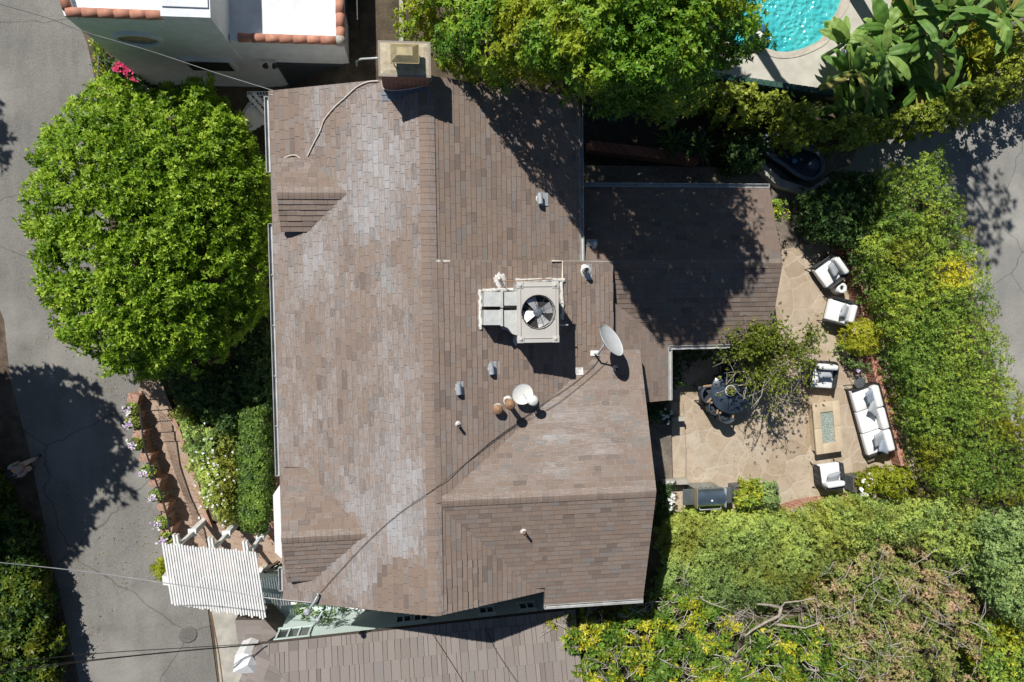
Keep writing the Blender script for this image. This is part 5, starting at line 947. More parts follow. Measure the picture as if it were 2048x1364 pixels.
def armchair(u, v, face, label, w_=.80, dp=.80, pil=True, pil_lab='', back_r=True):
    """face: angle (world) the sitter looks to; local +y is the sitter's front"""
    c = P(u, v, .45); c.z = 0; t = thing('armchair', label, 'armchair', c, GC); rz = face - math.pi / 2; M0 = Matrix.Translation(c) @ Matrix.Rotation(rz, 4, 'Z')
    def mb(): q = MB(); q.M = M0.copy(); return q
    hw, hd = w_ / 2, dp / 2
    # woven shell: sides and rounded back
    pts = [(-hw, hd), (-hw, -hd * .35)] + [(-hw + (hw * .5) * (1 - math.cos(a)), -hd * .35 - hd * .62 * math.sin(a)) for a in (.4, .8, 1.2, 1.57)] + [(hw - (hw * .5) * (1 - math.cos(a)), -hd * .35 - hd * .62 * math.sin(a)) for a in (1.57, 1.2, .8, .4)] + [(hw, -hd * .35), (hw, hd)]
    q = mb(); n = len(pts); th = .04
    def off(i):
        x0, y0 = pts[max(i - 1, 0)]; x1, y1 = pts[min(i + 1, n - 1)]; dx, dy = x1 - x0, y1 - y0; l = math.hypot(dx, dy); return -dy / l * th, dx / l * th
    ht = lambda i: .54 + .14 * math.sin(math.pi * i / (n - 1)) ** .8
    V = []
    for i, (x, y) in enumerate(pts):
        ox, oy = off(i); V += [(x, y, .2), (x * 1.01, y * 1.01, ht(i)), (x + ox, y + oy, ht(i)), (x + ox, y + oy, .2)]
    q.add(V, [(4 * i + a, 4 * i + (a + 1) % 4, 4 * i + 4 + (a + 1) % 4, 4 * i + 4 + a) for i in range(n - 1) for a in range(4)] + [(0, 1, 2, 3), tuple(4 * n - 4 + a for a in (3, 2, 1, 0))]); q.build('shell', M_weave, t)
    q = mb(); q.tube([(x * 1.01, y * 1.01, ht(i) + .01) for i, (x, y) in enumerate(pts)], .022, 8); q.build('top_rail', M_black, t)
    for sx in (-1, 1):
        for sy in (-1, 1): q = mb(); q.tube([(sx * hw * .9, sy * hd * .8, .22), (sx * hw * 1.02, sy * (hd + .06), 0)], [.018, .014], 7); q.build('leg', M_black, t)
    q = mb(); q.box((0, .02, .22), (w_ - .1, dp - .08, .05)); q.build('seat_frame', M_black, t)
    q = mb(); q.box((0, .07, .37), (w_ - .115, dp - .10, .2), bev=.045); q.build('seat_cushion', M_cush, t)
    q = mb(); q.box((0, -hd + .17, .62), (w_ - .22, .18, .42), bev=.07, rx=-.12); q.build('back_cushion', M_cush, t)
    if pil: pc = M0 @ Vector((.02, -hd + .36, .58)); pillow('pillow', pc, .48, .46, .16, rz + random.uniform(-.15, .15), .65, 0, M_stripe, label=pil_lab, cat='pillow', group='pillows on the armchairs')
    return t
def wa(du, dv): return math.atan2(-dv, du)
armchair(1661, 541, wa(-22, 17), 'white cushioned woven armchair partly in tree shade, topmost of the patio', .86, .84, pil_lab='striped pillow on the topmost armchair')
armchair(1681, 624, wa(-57, -15), 'woven armchair facing left beside the round yellow green bush', .80, .84, pil_lab='striped pillow on the armchair beside the yellow green bush')
armchair(1645, 748, wa(-3, 30), 'woven armchair above the fire table, its back to the top of the yard', .86, .86, pil_lab='striped pillow on the armchair above the fire table')
armchair(1660, 952, wa(-3, -30), 'woven armchair below the fire table near the brick border', .82, .78, pil_lab='striped pillow on the armchair below the fire table')
# sofa
a_, b_ = P(1701, 782, .4), P(1736, 912, .4); ax = (b_ - a_).normalized(); Ls = (b_ - a_).length; nx_ = Vector((-ax.y, ax.x, 0)); 
if nx_.x < 0: nx_ = -nx_
Ds = .86; c = (a_ + b_) / 2 + nx_ * Ds / 2; c.z = 0; SF = thing('outdoor_sofa', 'long three seat outdoor sofa with white cushions against the brick wall', 'sofa', c); rz = math.atan2(ax.y, ax.x); M0 = Matrix.Translation(c) @ Matrix.Rotation(rz, 4, 'Z')
sy = 1 if (M0.to_3x3() @ Vector((0, 1, 0))).dot(nx_) > 0 else -1                     # local y towards the back
def sb(): q = MB(); q.M = M0.copy(); return q
q = sb(); q.box((0, 0, .2), (Ls + .04, Ds, .06)); q.box((0, sy * (Ds / 2 - .02), .45), (Ls + .06, .05, .5)); q.build('frame', M_black, SF)
for s_ in (-1, 1):
    q = sb(); q.box((s_ * (Ls / 2 + .01), 0, .5), (.04, Ds, .04)); q.box((s_ * (Ls / 2 + .01), -sy * Ds * .46, .26), (.04, .04, .48)); 
    for i in range(4): q.box((s_ * (Ls / 2 + .01), 0, .28 + i * .05), (.012, Ds * .94, .012))
    q.build('armrest', M_black, SF)
    for s2 in (-1, 1): q = sb(); q.box((s_ * (Ls / 2 - .05), s2 * (Ds / 2 - .06), .09), (.05, .05, .18)); q.build('leg', M_black, SF)
for i in range(3):
    x = (i - 1) * Ls / 3; q = sb(); q.box((x, -sy * .11, .335), (Ls / 3 - .014, Ds - .22, .19), bev=.045); q.build('seat_cushion', M_cush, SF); q = sb(); q.box((x, sy * .26, .56), (Ls / 3 - .02, .24, .36), bev=.07, rx=sy * .12); q.build('back_cushion', M_cush, SF)
for (u, v, r_, m_, lb) in ((1742, 791, .5, M_stripeb, 'blue grey pillow at the upper end of the sofa'), (1748, 817, 1.0, M_stripe, 'striped pillow leaning below the topmost sofa pillow'), (1758, 878, .35, M_stripe, 'light grey striped pillow lying at the lower end of the sofa'), (1768, 893, 1.25, M_stripeb, 'blue striped pillow at the bottom corner of the sofa')):
    pillow('pillow', P(u, v, .62), .48, .48, .13, r_, .25, .3, m_, label=lb, cat='pillow', group='pillows on the sofa')
# fire table
M_sand = pm('sandstone', (.58, .47, .33), (.48, .38, .26), 2, .8, bs=.2)
fp_ = [P(1624, 805, .42), P(1678, 802, .42), P(1686, 902, .42), P(1633, 909, .42)]; fc_ = sum(fp_, Vector()) / 4; FT = thing('fire_table', 'rectangular sandstone fire table filled with glass pebbles', 'fire table', (fc_.x, fc_.y, 0)); ix = (fp_[1] - fp_[0]).normalized(); wF = ((fp_[1] - fp_[0]).length + (fp_[2] - fp_[3]).length) / 2; hF = ((fp_[3] - fp_[0]).length + (fp_[2] - fp_[1]).length) / 2; rz = math.atan2((fp_[0] - fp_[3]).y, (fp_[0] - fp_[3]).x) - math.pi / 2
def fb(): q = MB(); q.M = Matrix.Translation((fc_.x, fc_.y, 0)) @ Matrix.Rotation(rz, 4, 'Z'); return q
q = fb(); q.box((0, 0, .19), (wF - .12, hF - .14, .38)); q.build('base', M_sand, FT); iw, ih = .44, 1.02; q = fb(); g_ = .003
for s_ in (-1, 1):
    bw = (wF - iw) / 2; q.box((s_ * (iw / 2 + bw / 2), -hF / 4 - .001, .41), (bw, hF / 2 - g_, .07), bev=.008); q.box((s_ * (iw / 2 + bw / 2), hF / 4 + .001, .41), (bw, hF / 2 - g_, .07), bev=.008); q.box((0, s_ * (ih / 2 + (hF - ih) / 4), .41), (iw - g_, (hF - ih) / 2, .07), bev=.008)
q.build('table_top', M_sand, FT); q = fb(); q.box((0, 0, .384), (iw, ih, .008)); rd = random.Random(5)
for i in range(520): q.box((rd.uniform(-iw / 2 + .015, iw / 2 - .015), rd.uniform(-ih / 2 + .015, ih / 2 - .015), .392 + rd.random() * .012), (.02, .026, .018), rz=rd.random() * 3, rx=rd.random(), ry=rd.random())
tag(q.build('glass_pebbles', pm('glass_pebbles', (.46, .50, .45), (.26, .31, .27), 30, .2, bs=0), FT))
# ceramic stool and hexagonal side table
c = P(1684, 576, .45); T_ = thing('ceramic_stool', 'white ceramic garden stool between the two shaded armchairs', 'stool', (c.x, c.y, 0)); MB().lathe([(.15, 0), (.19, .1), (.21, .23), (.19, .38), (.165, .46), (.15, .475), (.075, .475), (.07, .40)], (c.x, c.y, 0), 28).build('body', M_cush, T_); MB().lathe([(.07, .40), (.07, .41)], (c.x, c.y, 0), 16).build('opening', M_black, T_)
c = P(1719, 765, .5); T_ = thing('side_table', 'dark hexagonal side table with wire legs at the top end of the sofa', 'table', (c.x, c.y, 0)); MB().lathe([(.2, .49), (.205, .5), (.205, .515), (.2, .52)], (c.x, c.y, 0), 6, smooth=False).build('table_top', pm('slate_top', (.10, .11, .12), (.06, .065, .07), 6, .6), T_)
for i in range(4): a = i * 1.57 + .5; MB().tube([(c.x + .1 * math.cos(a), c.y + .1 * math.sin(a), .49), (c.x + .3 * math.cos(a), c.y + .3 * math.sin(a), 0), (c.x + .1 * math.cos(a + .9), c.y + .1 * math.sin(a + .9), .49)], .009, 6).build('leg', M_black, T_)
# round dining table
M_dtable = pm('dark_table_glass', (.05, .07, .10), (.03, .04, .06), 3, .25, bs=0); c = P(1464, 783, .74); c.z = 0; T_ = thing('dining_table', 'round dark blue patio dining table half hidden under the patio tree', 'table', c); MB().lathe([(.1, .715), (.69, .72), (.70, .735), (.69, .75), (.01, .75)], c, 40).build('table_top', M_dtable, T_); MB().lathe([(.32, 0), (.3, .03), (.06, .08), (.05, .7), (.2, .72)], c, 20).build('pedestal', M_black, T_)
bc = P(1460, 781, .8); T_ = thing('planter_bowl', 'pale round bowl with moss in the middle of the dining table', 'bowl', (bc.x, bc.y, .75)); MB().lathe([(.08, .75), (.16, .80), (.18, .86), (.165, .87), (.15, .84)], (bc.x, bc.y, 0), 26).build('bowl', M_cush, T_); dd = RNG.normal(0, 1, (90, 3)); dd[:, 2] = abs(dd[:, 2]); dd /= np.linalg.norm(dd, axis=1, keepdims=True); leafmesh('moss', dd * np.array([.13, .13, .07]) + np.array([bc.x, bc.y, .84]), dd, .05, 6, G_vine, T_, aspect=.6)
M_chair = pm('dark_wicker', (.05, .065, .085), (.03, .035, .045), 20, .6, bs=.5); M_arm = pm('teak', (.45, .30, .17), (.34, .21, .11), 12, .7)
def dchair(ang, label, dist=.72):
    x, y = c.x + math.cos(ang) * dist, c.y + math.sin(ang) * dist; t = thing('dining_chair', label, 'chair', (x, y, 0), 'dining chairs around the round table'); M0 = Matrix.Translation((x, y, 0)) @ Matrix.Rotation(ang + math.pi / 2, 4, 'Z')      # local +y looks to the table
    def mb(): q = MB(); q.M = M0.copy(); return q
    q = mb(); q.box((0, 0, .43), (.5, .5, .07), bev=.03); q.build('seat', M_chair, t)
    q = mb(); V = []; m_ = 9
    for i in range(m_): a = math.radians(200 + i * 140 / (m_ - 1)); r0 = .27; V += [(r0 * math.cos(a), r0 * math.sin(a) * 1.05, .42), (r0 * 1.08 * math.cos(a), r0 * 1.15 * math.sin(a), .84), (r0 * .98 * math.cos(a), r0 * 1.04 * math.sin(a), .84), (r0 * .9 * math.cos(a), r0 * .95 * math.sin(a), .42)]
    q.add(V, [(4 * i + a, 4 * i + (a + 1) % 4, 4 * i + 4 + (a + 1) % 4, 4 * i + 4 + a) for i in range(m_ - 1) for a in range(4)] + [(3, 2, 1, 0), tuple(4 * m_ - 4 + a for a in (0, 1, 2, 3))], True); q.build('backrest', M_chair, t)
    for s_ in (-1, 1):
        q = mb(); q.bar((s_ * .27, -.16, .64), (s_ * .27, .22, .63), .05, .03); q.build('armrest', M_arm, t)
        for s2 in (-1, 1): q = mb(); q.tube([(s_ * .22, s2 * .2, .42), (s_ * .25, s2 * .25, 0)], .018, 7); q.build('leg', M_black, t)
dchair(math.radians(186), 'dark dining chair on the left side of the round table'); dchair(math.radians(256), 'dark dining chair below the round table, fully in the sun'); dchair(math.radians(222), 'dining chair with curved pale armrest between the left and the sunlit chair', .66); dchair(math.radians(20), 'dark dining chair on the right of the round table under the tree'); dchair(math.radians(95), 'dark dining chair above the round table in the roof shadow')
# grill
M_steel = pm('grill_steel', (.34, .42, .46), (.26, .33, .37), 3, .22, .85, bs=0); M_shelf = pm('grill_shelf', (.16, .19, .18), (.12, .14, .14), 4, .4, .4, bs=0)
g0, g1 = P(1395, 997, 1.1), P(1451, 997, 1.1); gc = (g0 + g1) / 2; gw = (g1 - g0).length; ys_ = gc.y; G_ = thing('gas_grill', 'stainless gas grill with closed barrel lid and two side shelves at the patio edge', 'grill', (gc.x, gc.y, 0))
q = MB(); q.box((gc.x, ys_, .45), (gw - .02, .5, .72)); q.build('cabinet', M_steel, G_); q = MB(); q.box((gc.x, ys_, .84), (gw + .02, .54, .1)); q.build('firebox', M_steel, G_)
q = MB(); V = []; m_ = 13
for i in range(m_): a = math.pi * i / (m_ - 1); V += [(gc.x - gw / 2, ys_ - .29 * math.cos(a), .89 + .27 * math.sin(a)), (gc.x + gw / 2, ys_ - .29 * math.cos(a), .89 + .27 * math.sin(a))]
q.add(V, [(2 * i, 2 * i + 1, 2 * i + 3, 2 * i + 2) for i in range(m_ - 1)], True); q.add(V, [tuple(range(0, 2 * m_, 2)), tuple(range(1, 2 * m_, 2))[::-1]]); q.build('lid', M_steel, G_)
MB().tube([(gc.x - gw * .38, ys_ - .31, 1.0), (gc.x - gw * .38, ys_ - .36, 1.03), (gc.x + gw * .38, ys_ - .36, 1.03), (gc.x + gw * .38, ys_ - .31, 1.0)], .016, 8).build('handle', M_galv, G_); MB().lathe([(.035, 0), (.035, .012), (.01, .015)], (gc.x, ys_ - .06, 1.155), 14).build('thermometer', M_white, G_)
for s_, w_ in ((-1, .36), (1, .27)): q = MB(); q.box((gc.x + s_ * (gw / 2 + w_ / 2 + .03), ys_ + .02, .88), (w_, .5, .035), bev=.01); q.build('side_shelf', M_shelf, G_)
for s_ in (-1, 1): q = MB(); q.box((gc.x + s_ * (gw / 2 + .005), ys_, 1.0), (.025, .6, .28), bev=.01); q.build('lid_rim', pm('brass_rim', (.5, .42, .28), None, 4, .4, .5, bs=0) if s_ < 0 else M_galv, G_)
for i in range(4): MB().lathe([(.025, 0), (.022, .03)], (gc.x - .25 + i * .16, ys_ + .27, .86), 10, axis=(0, 1, 0)).build('knob', M_black, G_)
# planters
M_plant = pm('zinc_planter', (.13, .14, .145), (.08, .085, .09), 6, .6)
def planter(u, v, w_, d_, h, rz, label, pl, mat=None):
    p = P(u, v, h); t = thing('planter_box', label, 'planter', (p.x, p.y, 0)); q = MB(); q.at((p.x, p.y, 0), rz)
    for s_ in (-1, 1): q.box((s_ * (w_ / 2 - .015), 0, h / 2), (.03, d_, h)); q.box((0, s_ * (d_ / 2 - .015), h / 2), (w_ - .061, .03, h))
    q.build('box', mat or M_plant, t); q = MB(); q.at((p.x, p.y, 0), rz); q.box((0, 0, h / 2 - .03), (w_ - .062, d_ - .062, h - .06)); q.build('soil', M_dirt, t); return t
planter(1497, 984, .95, .42, .5, .03, 'dark planter box beside the grill', 0); planter(1546, 986, .4, .42, .5, .03, 'small dark planter box at the right end of the grill row', 0); planter(1722, 968, .55, .5, .55, 0.05, 'dark planter box with the white flowering shrub near the sofa', 0); planter(1706, 690, .45, .8, .5, .3, 'tall dark planter below the round yellow green bush', 0)
shrub('potted_shrub', 'bright green shrub growing in the planter next to the grill', 'shrub', [(1472, 985), (1490, 966), (1515, 964), (1530, 980), (1525, 1005), (1500, 1020), (1475, 1016)], .5, 1.0, G_hedge, .4, rim=20, lump=10, lh=.15, ln=.08, dens=200, n_per=7)
shrub('potted_shrub', 'grey green shrub in the planter right of the bright grill shrub', 'shrub', [(1518, 972), (1545, 966), (1565, 990), (1570, 1012), (1545, 1020), (1520, 1012)], .45, .9, G_blue, .4, rim=20, lump=10, lh=.15, ln=.07, dens=200, n_per=7)
shrub('round_bush', 'round yellow green bush overhanging the brick wall beside the armchairs', 'bush', [(1700, 655), (1725, 640), (1755, 642), (1772, 665), (1768, 695), (1745, 712), (1715, 705), (1698, 685)], .6, 1.4, G_yell, 0, rim=32, lump=12, lh=.15, ln=.10, dens=230, n_per=7, aspect=.2)
s_ = shrub('trailing_plant', 'loose grey green trailing plant with lilac flowers between the round bush and side table', 'plant', [(1690, 690), (1715, 700), (1745, 710), (1755, 735), (1730, 748), (1705, 740), (1692, 715)], .4, .8, G_blue, 0, rim=20, lump=12, lh=.2, ln=.08, dens=120, n_per=5, gaps=.35, gscale=12); blossoms('petals', [P(1716, 741, .85), P(1712, 698, .85), P(1708, 660, 1.0)], .07, M_petalp, s_, 6)
s_ = shrub('white_flower_shrub', 'green shrub with white flowers growing beside the lower armchair', 'shrub', [(1718, 960), (1740, 950), (1775, 942), (1810, 938), (1835, 950), (1836, 975), (1815, 1000), (1770, 1000), (1730, 992), (1718, 980)], .5, 1.1, G_yell, 0, rim=24, lump=13, lh=.25, ln=.085, dens=170, n_per=7, rfun=lambda u, v, z: RNG.random(len(u)) * .45); blossoms('petals', [P(a, b, 1.0) for a, b in ((1722, 978), (1726, 988), (1733, 990), (1727, 962), (1740, 956), (1745, 962), (1735, 970), (1720, 992), (1742, 950))], .09, M_petalw, s_, 7)
s_ = [o for o in bpy.data.objects if o.name.startswith('corner_shrub')][0]; blossoms('petals', [P(random.gauss(1332, 7), random.gauss(828, 9), .95) for _ in range(16)], .05, M_petalw, s_)
s_ = [o for o in bpy.data.objects if o.name.startswith('side_shrub')][0]; blossoms('petals', [P(random.gauss(1342, 4), random.gauss(1005, 18), .85) for _ in range(22)], .05, M_petalw, s_)
# spa in the shade and yard wall
M_spa = pm('blue_grey_rim', (.12, .16, .2), (.08, .11, .14), 5, .5)
SP = thing('spa', 'long dark spa with a curved blue grey rim in the shaded yard', 'spa', P(1590, 320, 0)); ol = [(1527, 280), (1545, 268), (1575, 285), (1610, 295), (1635, 306), (1645, 325), (1642, 345), (1625, 358), (1600, 352), (1570, 330), (1535, 305)]
pts = [P(u, v, .5) for u, v in ol]; q = MB(); q.prism(pts, 0, .42); q.build('basin', pm('dark_basin', (.02, .03, .045), None, 4, .3), SP); q = MB(); sm = [];
for i in range(len(pts)):
    a, b, c_, d = pts[i - 1], pts[i], pts[(i + 1) % len(pts)], pts[(i + 2) % len(pts)]
    for j in range(4): f = j / 4; sm.append(.5 * ((2 * b) + (c_ - a) * f + (2 * a - 5 * b + 4 * c_ - d) * f * f + (3 * b - a - 3 * c_ + d) * f ** 3))
q.tube(sm + sm[:2], .07, 8, cap=False); q.build('rim', M_spa, SP); MB().lathe([(.09, .5), (.08, .53), (.01, .535)], P(1573, 328, 0), 18).build('float', pm('blue_plastic', (.08, .3, .5), None, 4, .4, bs=0), SP)
for (u, v, r_) in ((1612, 302, .13), (1614, 335, .2), (1560, 285, .22)): MB().lathe([(r_, .42), (r_ * .9, .5), (.02, .51)], P(u, v, .0), 20).build('seat', M_spa, SP)
wallband('garden_wall', [(1180, 290), (1260, 300), (1400, 318)], .3, .5, M_brick, 'low brick planting wall deep in the shaded yard', 'wall')
wallband('yard_wall', [(1520, 330), (1560, 365), (1620, 385), (1660, 360)], .25, .3, M_conc, 'low grey wall curving below the dark spa', 'wall')
# spiky plants
def spiky(u, v, z, R_, n, mat, label, name='spiky_plant', w_=.035, up_=.35, cat='plant'):
    c = P(u, v, z); t = thing(name, label, cat, (c.x, c.y, max(0, z - .5) if z > -1 else z)); q = MB(); rd = random.Random(int(u))
    for i in range(n):
        a = rd.uniform(0, 6.28); el = rd.uniform(.1, 1.2); d = Vector((math.cos(a) * math.cos(el), math.sin(a) * math.cos(el), math.sin(el))); s2 = d.cross(Vector((0, 0, 1))).normalized(); l = R_ * rd.uniform(.75, 1.1); V = []
        for j, f in enumerate((0, .3, .65, 1)): p = c + d * l * f + Vector((0, 0, -.35 * l * f * f + up_ * .2)); ww = w_ * (1, 1.15, .8, .06)[j]; V += [p - s2 * ww, p + s2 * ww, p + Vector((0, 0, -.012))]
        q.add(V, [f_ for j in range(3) for f_ in ((3 * j, 3 * j + 3, 3 * j + 5, 3 * j + 2), (3 * j + 2, 3 * j + 5, 3 * j + 4, 3 * j + 1), (3 * j, 3 * j + 1, 3 * j + 4, 3 * j + 3))])
    me = q.build('leaves', mat, t); at = me.data.attributes.new('rnd', 'FLOAT', 'FACE'); at.data.foreach_set('value', [rd.random() for _ in me.data.polygons]); q = MB(); q.tube([(c.x, c.y, max(0, z - .5) if z > -1 else z - .3), c], .05, 8); q.build('stem', M_bark, t); return t
spiky(1935, 118, 1.2, .85, 80, G_hedge, 'spiky green yucca in an open spot near the palm trunk'); spiky(1342, 285, .6, .7, 60, G_dark, 'dark spiky plant in the shaded yard, left of its twin'); spiky(1395, 293, .6, .75, 60, G_dark, 'dark spiky plant in the shaded yard, right of its twin'); spiky(783, 66, -1.2, .5, 50, G_dark, 'spiky plant by the pale wall of the alley')
shrub('alley_shrub', 'dark shrub in the alley at the top edge above the spiky plant', 'shrub', [(768, -20), (800, -20), (802, 35), (785, 40), (772, 20)], -1.6, -1, G_dark, -2, rim=14, lump=10, lh=.15, ln=.1, dens=90, n_per=6)

# ------------------------------------------------------------ pool corner
zd = .55; M_deck2 = flagstone('pool_deck_stone', [(.50, .47, .40), (.58, .54, .47), (.54, .5, .42)], (.44, .40, .33), .9); M_deckc = pm('pool_deck_concrete', (.56, .53, .46), (.44, .42, .36), 1.6, .85)
def cat_closed(px, n=5):
    o = []
    for i in range(len(px)):
        a, b, c_, d = [Vector((*px[(i + k_) % len(px)], 0)) for k_ in (-1, 0, 1, 2)]
        for j in range(n): f = j / n; r = .5 * ((2 * b) + (c_ - a) * f + (2 * a - 5 * b + 4 * c_ - d) * f * f + (3 * b - a - 3 * c_ + d) * f ** 3); o.append((r.x, r.y))
    return o
wat = cat_closed([(1440, -80), (1690, -80), (1682, 5), (1665, 38), (1646, 73), (1625, 88), (1591, 101), (1558, 103), (1525, 95), (1480, 92), (1440, 60), (1420, -20)])
def ringmesh(name, inner, outer, z, mat, kind='structure'):
    n = len(inner); q = MB(); q.add([P(u, v, z) for u, v in inner] + [P(u, v, z) for u, v in outer] + [P(u, v, z) - Vector((0, 0, .5)) for u, v in inner] + [P(u, v, z) - Vector((0, 0, .5)) for u, v in outer],
        [(i, (i + 1) % n, n + (i + 1) % n, n + i) for i in range(n)] + [(i, 2 * n + i, 2 * n + (i + 1) % n, (i + 1) % n) for i in range(n)] + [(n + i, n + (i + 1) % n, 3 * n + (i + 1) % n, 3 * n + i) for i in range(n)]); return tag(q.build(name, mat), kind=kind)
cw = (sum(p[0] for p in wat) / len(wat), sum(p[1] for p in wat) / len(wat))
cop = [(u + (u - cw[0]) * .16, v + (v - cw[1]) * .2) for u, v in wat]; ringmesh('pool_coping', wat, cop, zd + .02, M_deck2)
outer = [(1330, 165), (1330, -200), (1800, -200), (1780, 40), (1740, 130), (1700, 160), (1655, 178), (1420, 150)]
def proj_outer(u, v):                                 # ray from the pool centre to the deck outline
    dx, dy = u - cw[0], v - cw[1]; best = None
    for i in range(len(outer)):
        (x1, y1), (x2, y2) = outer[i], outer[(i + 1) % len(outer)]; ex, ey = x2 - x1, y2 - y1; den = dx * ey - dy * ex
        if abs(den) < 1e-9: continue
        t_ = ((x1 - cw[0]) * ey - (y1 - cw[1]) * ex) / den; s2 = ((x1 - cw[0]) * dy - (y1 - cw[1]) * dx) / den
        if t_ > 0 and -1e-6 <= s2 <= 1 + 1e-6 and (best is None or t_ < best): best = t_
    return (cw[0] + dx * best, cw[1] + dy * best)
ringmesh('pool_deck', [(a + (a - cw[0]) * -.004, b) for a, b in cop], [proj_outer(*p) for p in cop], zd, M_deckc)
m, t, b = nodes('pool_water'); co = gcoord(t); f = N(t, 'ShaderNodeTexVoronoi', feature='SMOOTH_F1', _Scale=6, _Smoothness=.6); nn = N(t, 'ShaderNodeTexNoise', _Scale=3, _Detail=3); L(t, co, nn.inputs['Vector']); L(t, mix(t, .25, co, nn.outputs['Color'], 'ADD'), f.inputs['Vector'])
L(t, ramp(t, noise(t, co, .5, 3), [(.3, (.03, .40, .44)), (.7, (.10, .56, .56))]), b.inputs['Base Color']); b.inputs['Roughness'].default_value = .08; bump(t, b, f.outputs['Distance'], 1.0, .09)
q = MB(); q.prism([P(u, v, zd - .1) for u, v in wat], -.3, zd - .1); tag(q.build('pool_water', m), kind='structure')
# pool float half hidden by the tall tree
c = P(1514, 74, zd - .05); U_ = thing('pool_float', 'small blue and white float in the pool corner half hidden by the tall tree', 'pool float', (c.x, c.y, zd - .1)); ring_ = [(c.x + .3 * math.cos(i * .3), c.y + .3 * math.sin(i * .3), zd) for i in range(22)]
MB().tube(ring_, .1, 8, cap=False).build('ring', pm('blue_vinyl', (.02, .14, .45), None, 4, .4, bs=0), U_); q = MB(); q.box((c.x, c.y, zd - .03), (.4, .4, .08), bev=.03); q.build('seat', M_white, U_)
# green fence
M_green = pm('green_fence_paint', (.03, .09, .07), (.02, .06, .045), 5, .6)
GF = thing('pool_fence', 'dark green fence with scalloped top along the pool deck', 'fence', P(1430, 152, zd - .6)); A_, B_ = P(1385, 144, 1.5), P(1668, 186, 1.5); n = 22; q = MB(); q.bar(A_ - Vector((0, 0, .75)), B_ - Vector((0, 0, .75)), .05, 1.45); q.build('panel', M_green, GF); q = MB()
for i in range(n):
    a, b_ = A_.lerp(B_, i / n), A_.lerp(B_, (i + .86) / n); q.bar(a + Vector((0, -.0, 0)), b_, .16, .05); 
q.bar(A_ + Vector((0, -.06, -.04)), B_ + Vector((0, -.06, -.04)), .09, .04); q.build('top_tile', M_green, GF)
tag(MB().lathe([(.22, 0), (.26, .1), (.16, .24), (.02, .27)], P(1690, 112, zd), 9, smooth=True).build('boulder', M_stucco, loc=P(1690, 112, zd)), 'white boulder on the pool deck beside the banana leaves', 'boulder')
# banana clump
def blade(q, base, az, ln_, wd, el, rd, mi=0):
    d0 = Vector((math.cos(az), math.sin(az), 0)); s_ = Vector((-math.sin(az), math.cos(az), 0)); m_ = 12; mid = []; 
    for j in range(m_ + 1): f = j / m_; mid.append(base + d0 * ln_ * (f - .12 * f * f) * math.cos(el * (1 - .2 * f)) + Vector((0, 0, 1)) * ln_ * (math.sin(el) * f - (.55 + .2 * rd.random()) * f * f * .6))
    roll = rd.uniform(-.5, .5)
    q.tube([base - d0 * .02 - Vector((0, 0, .05))] + mid[::2], [.012, .011, .009, .008, .006, .005, .004, .002][:len(mid[::2]) + 1], 5)
    for sd in (-1, 1):
        V = []
        for j in range(1, m_ + 1):
            f = j / m_; ww = wd * .5 * math.sin(math.pi * min(1, f * .93 + .06)) ** .6 * (1 if f < 1 else .1); fold = .28 + roll * sd; tear = rd.uniform(0, .05)
            out = s_ * sd * math.cos(fold) + Vector((0, 0, math.sin(fold) - .15)); p = mid[j]; V += [p, p + out * ww * .55 + Vector((0, 0, .015)), p + out * ww * (1 - tear) - Vector((0, 0, .05 * ww))]
        q.add(V, [f_ for j in range(m_ - 1) for f_ in ((3 * j, 3 * j + 3, 3 * j + 4, 3 * j + 1), (3 * j + 1, 3 * j + 4, 3 * j + 5, 3 * j + 2))], True)
M_ban = []
for nm, c1_, c2_ in (('banana_leaf', (.14, .28, .045), (.09, .19, .03)), ('pale_banana_leaf', (.28, .42, .10), (.2, .32, .06)), ('old_banana_leaf', (.36, .34, .08), (.24, .22, .05))):
    m, t, b = nodes(nm); co = gcoord(t); L(t, ramp(t, noise(t, co, 5, 4), [(.35, c2_), (.65, c1_)]), b.inputs['Base Color']); b.inputs['Roughness'].default_value = .55; tr = t.nodes.new('ShaderNodeBsdfTranslucent'); tr.inputs[0].default_value = (*c1_, 1); ms = t.nodes.new('ShaderNodeMixShader'); ms.inputs[0].default_value = .25
    L(t, b.outputs[0], ms.inputs[1]); L(t, tr.outputs[0], ms.inputs[2]); L(t, ms.outputs[0], t.nodes['Material Output'].inputs[0]); M_ban.append(m)
rd = random.Random(77); bl = ['banana plant at the pool edge, the one nearest the water', 'banana plant with torn leaves above the green fence end', 'banana plant in the middle of the top right clump', 'banana plant lowest in the clump, over the climbing hedge', 'banana plant with long leaves at the top edge right of the pool', 'banana plant beside the spiky yucca', 'banana plant at the top right corner near the palm trunk', 'banana plant with yellowed leaf behind the pool deck end', 'banana plant with one long dark leaf reaching over the driveway side hedge', 'banana plant on the top edge between the pool clump and the palm trunk', 'banana plant right of the palm trunk top in the corner', 'low banana plant drooping over the end of the green pool fence', 'banana plant just left below the yucca, over the climbing hedge', 'banana plant left above the yucca in the middle of the planting bed']
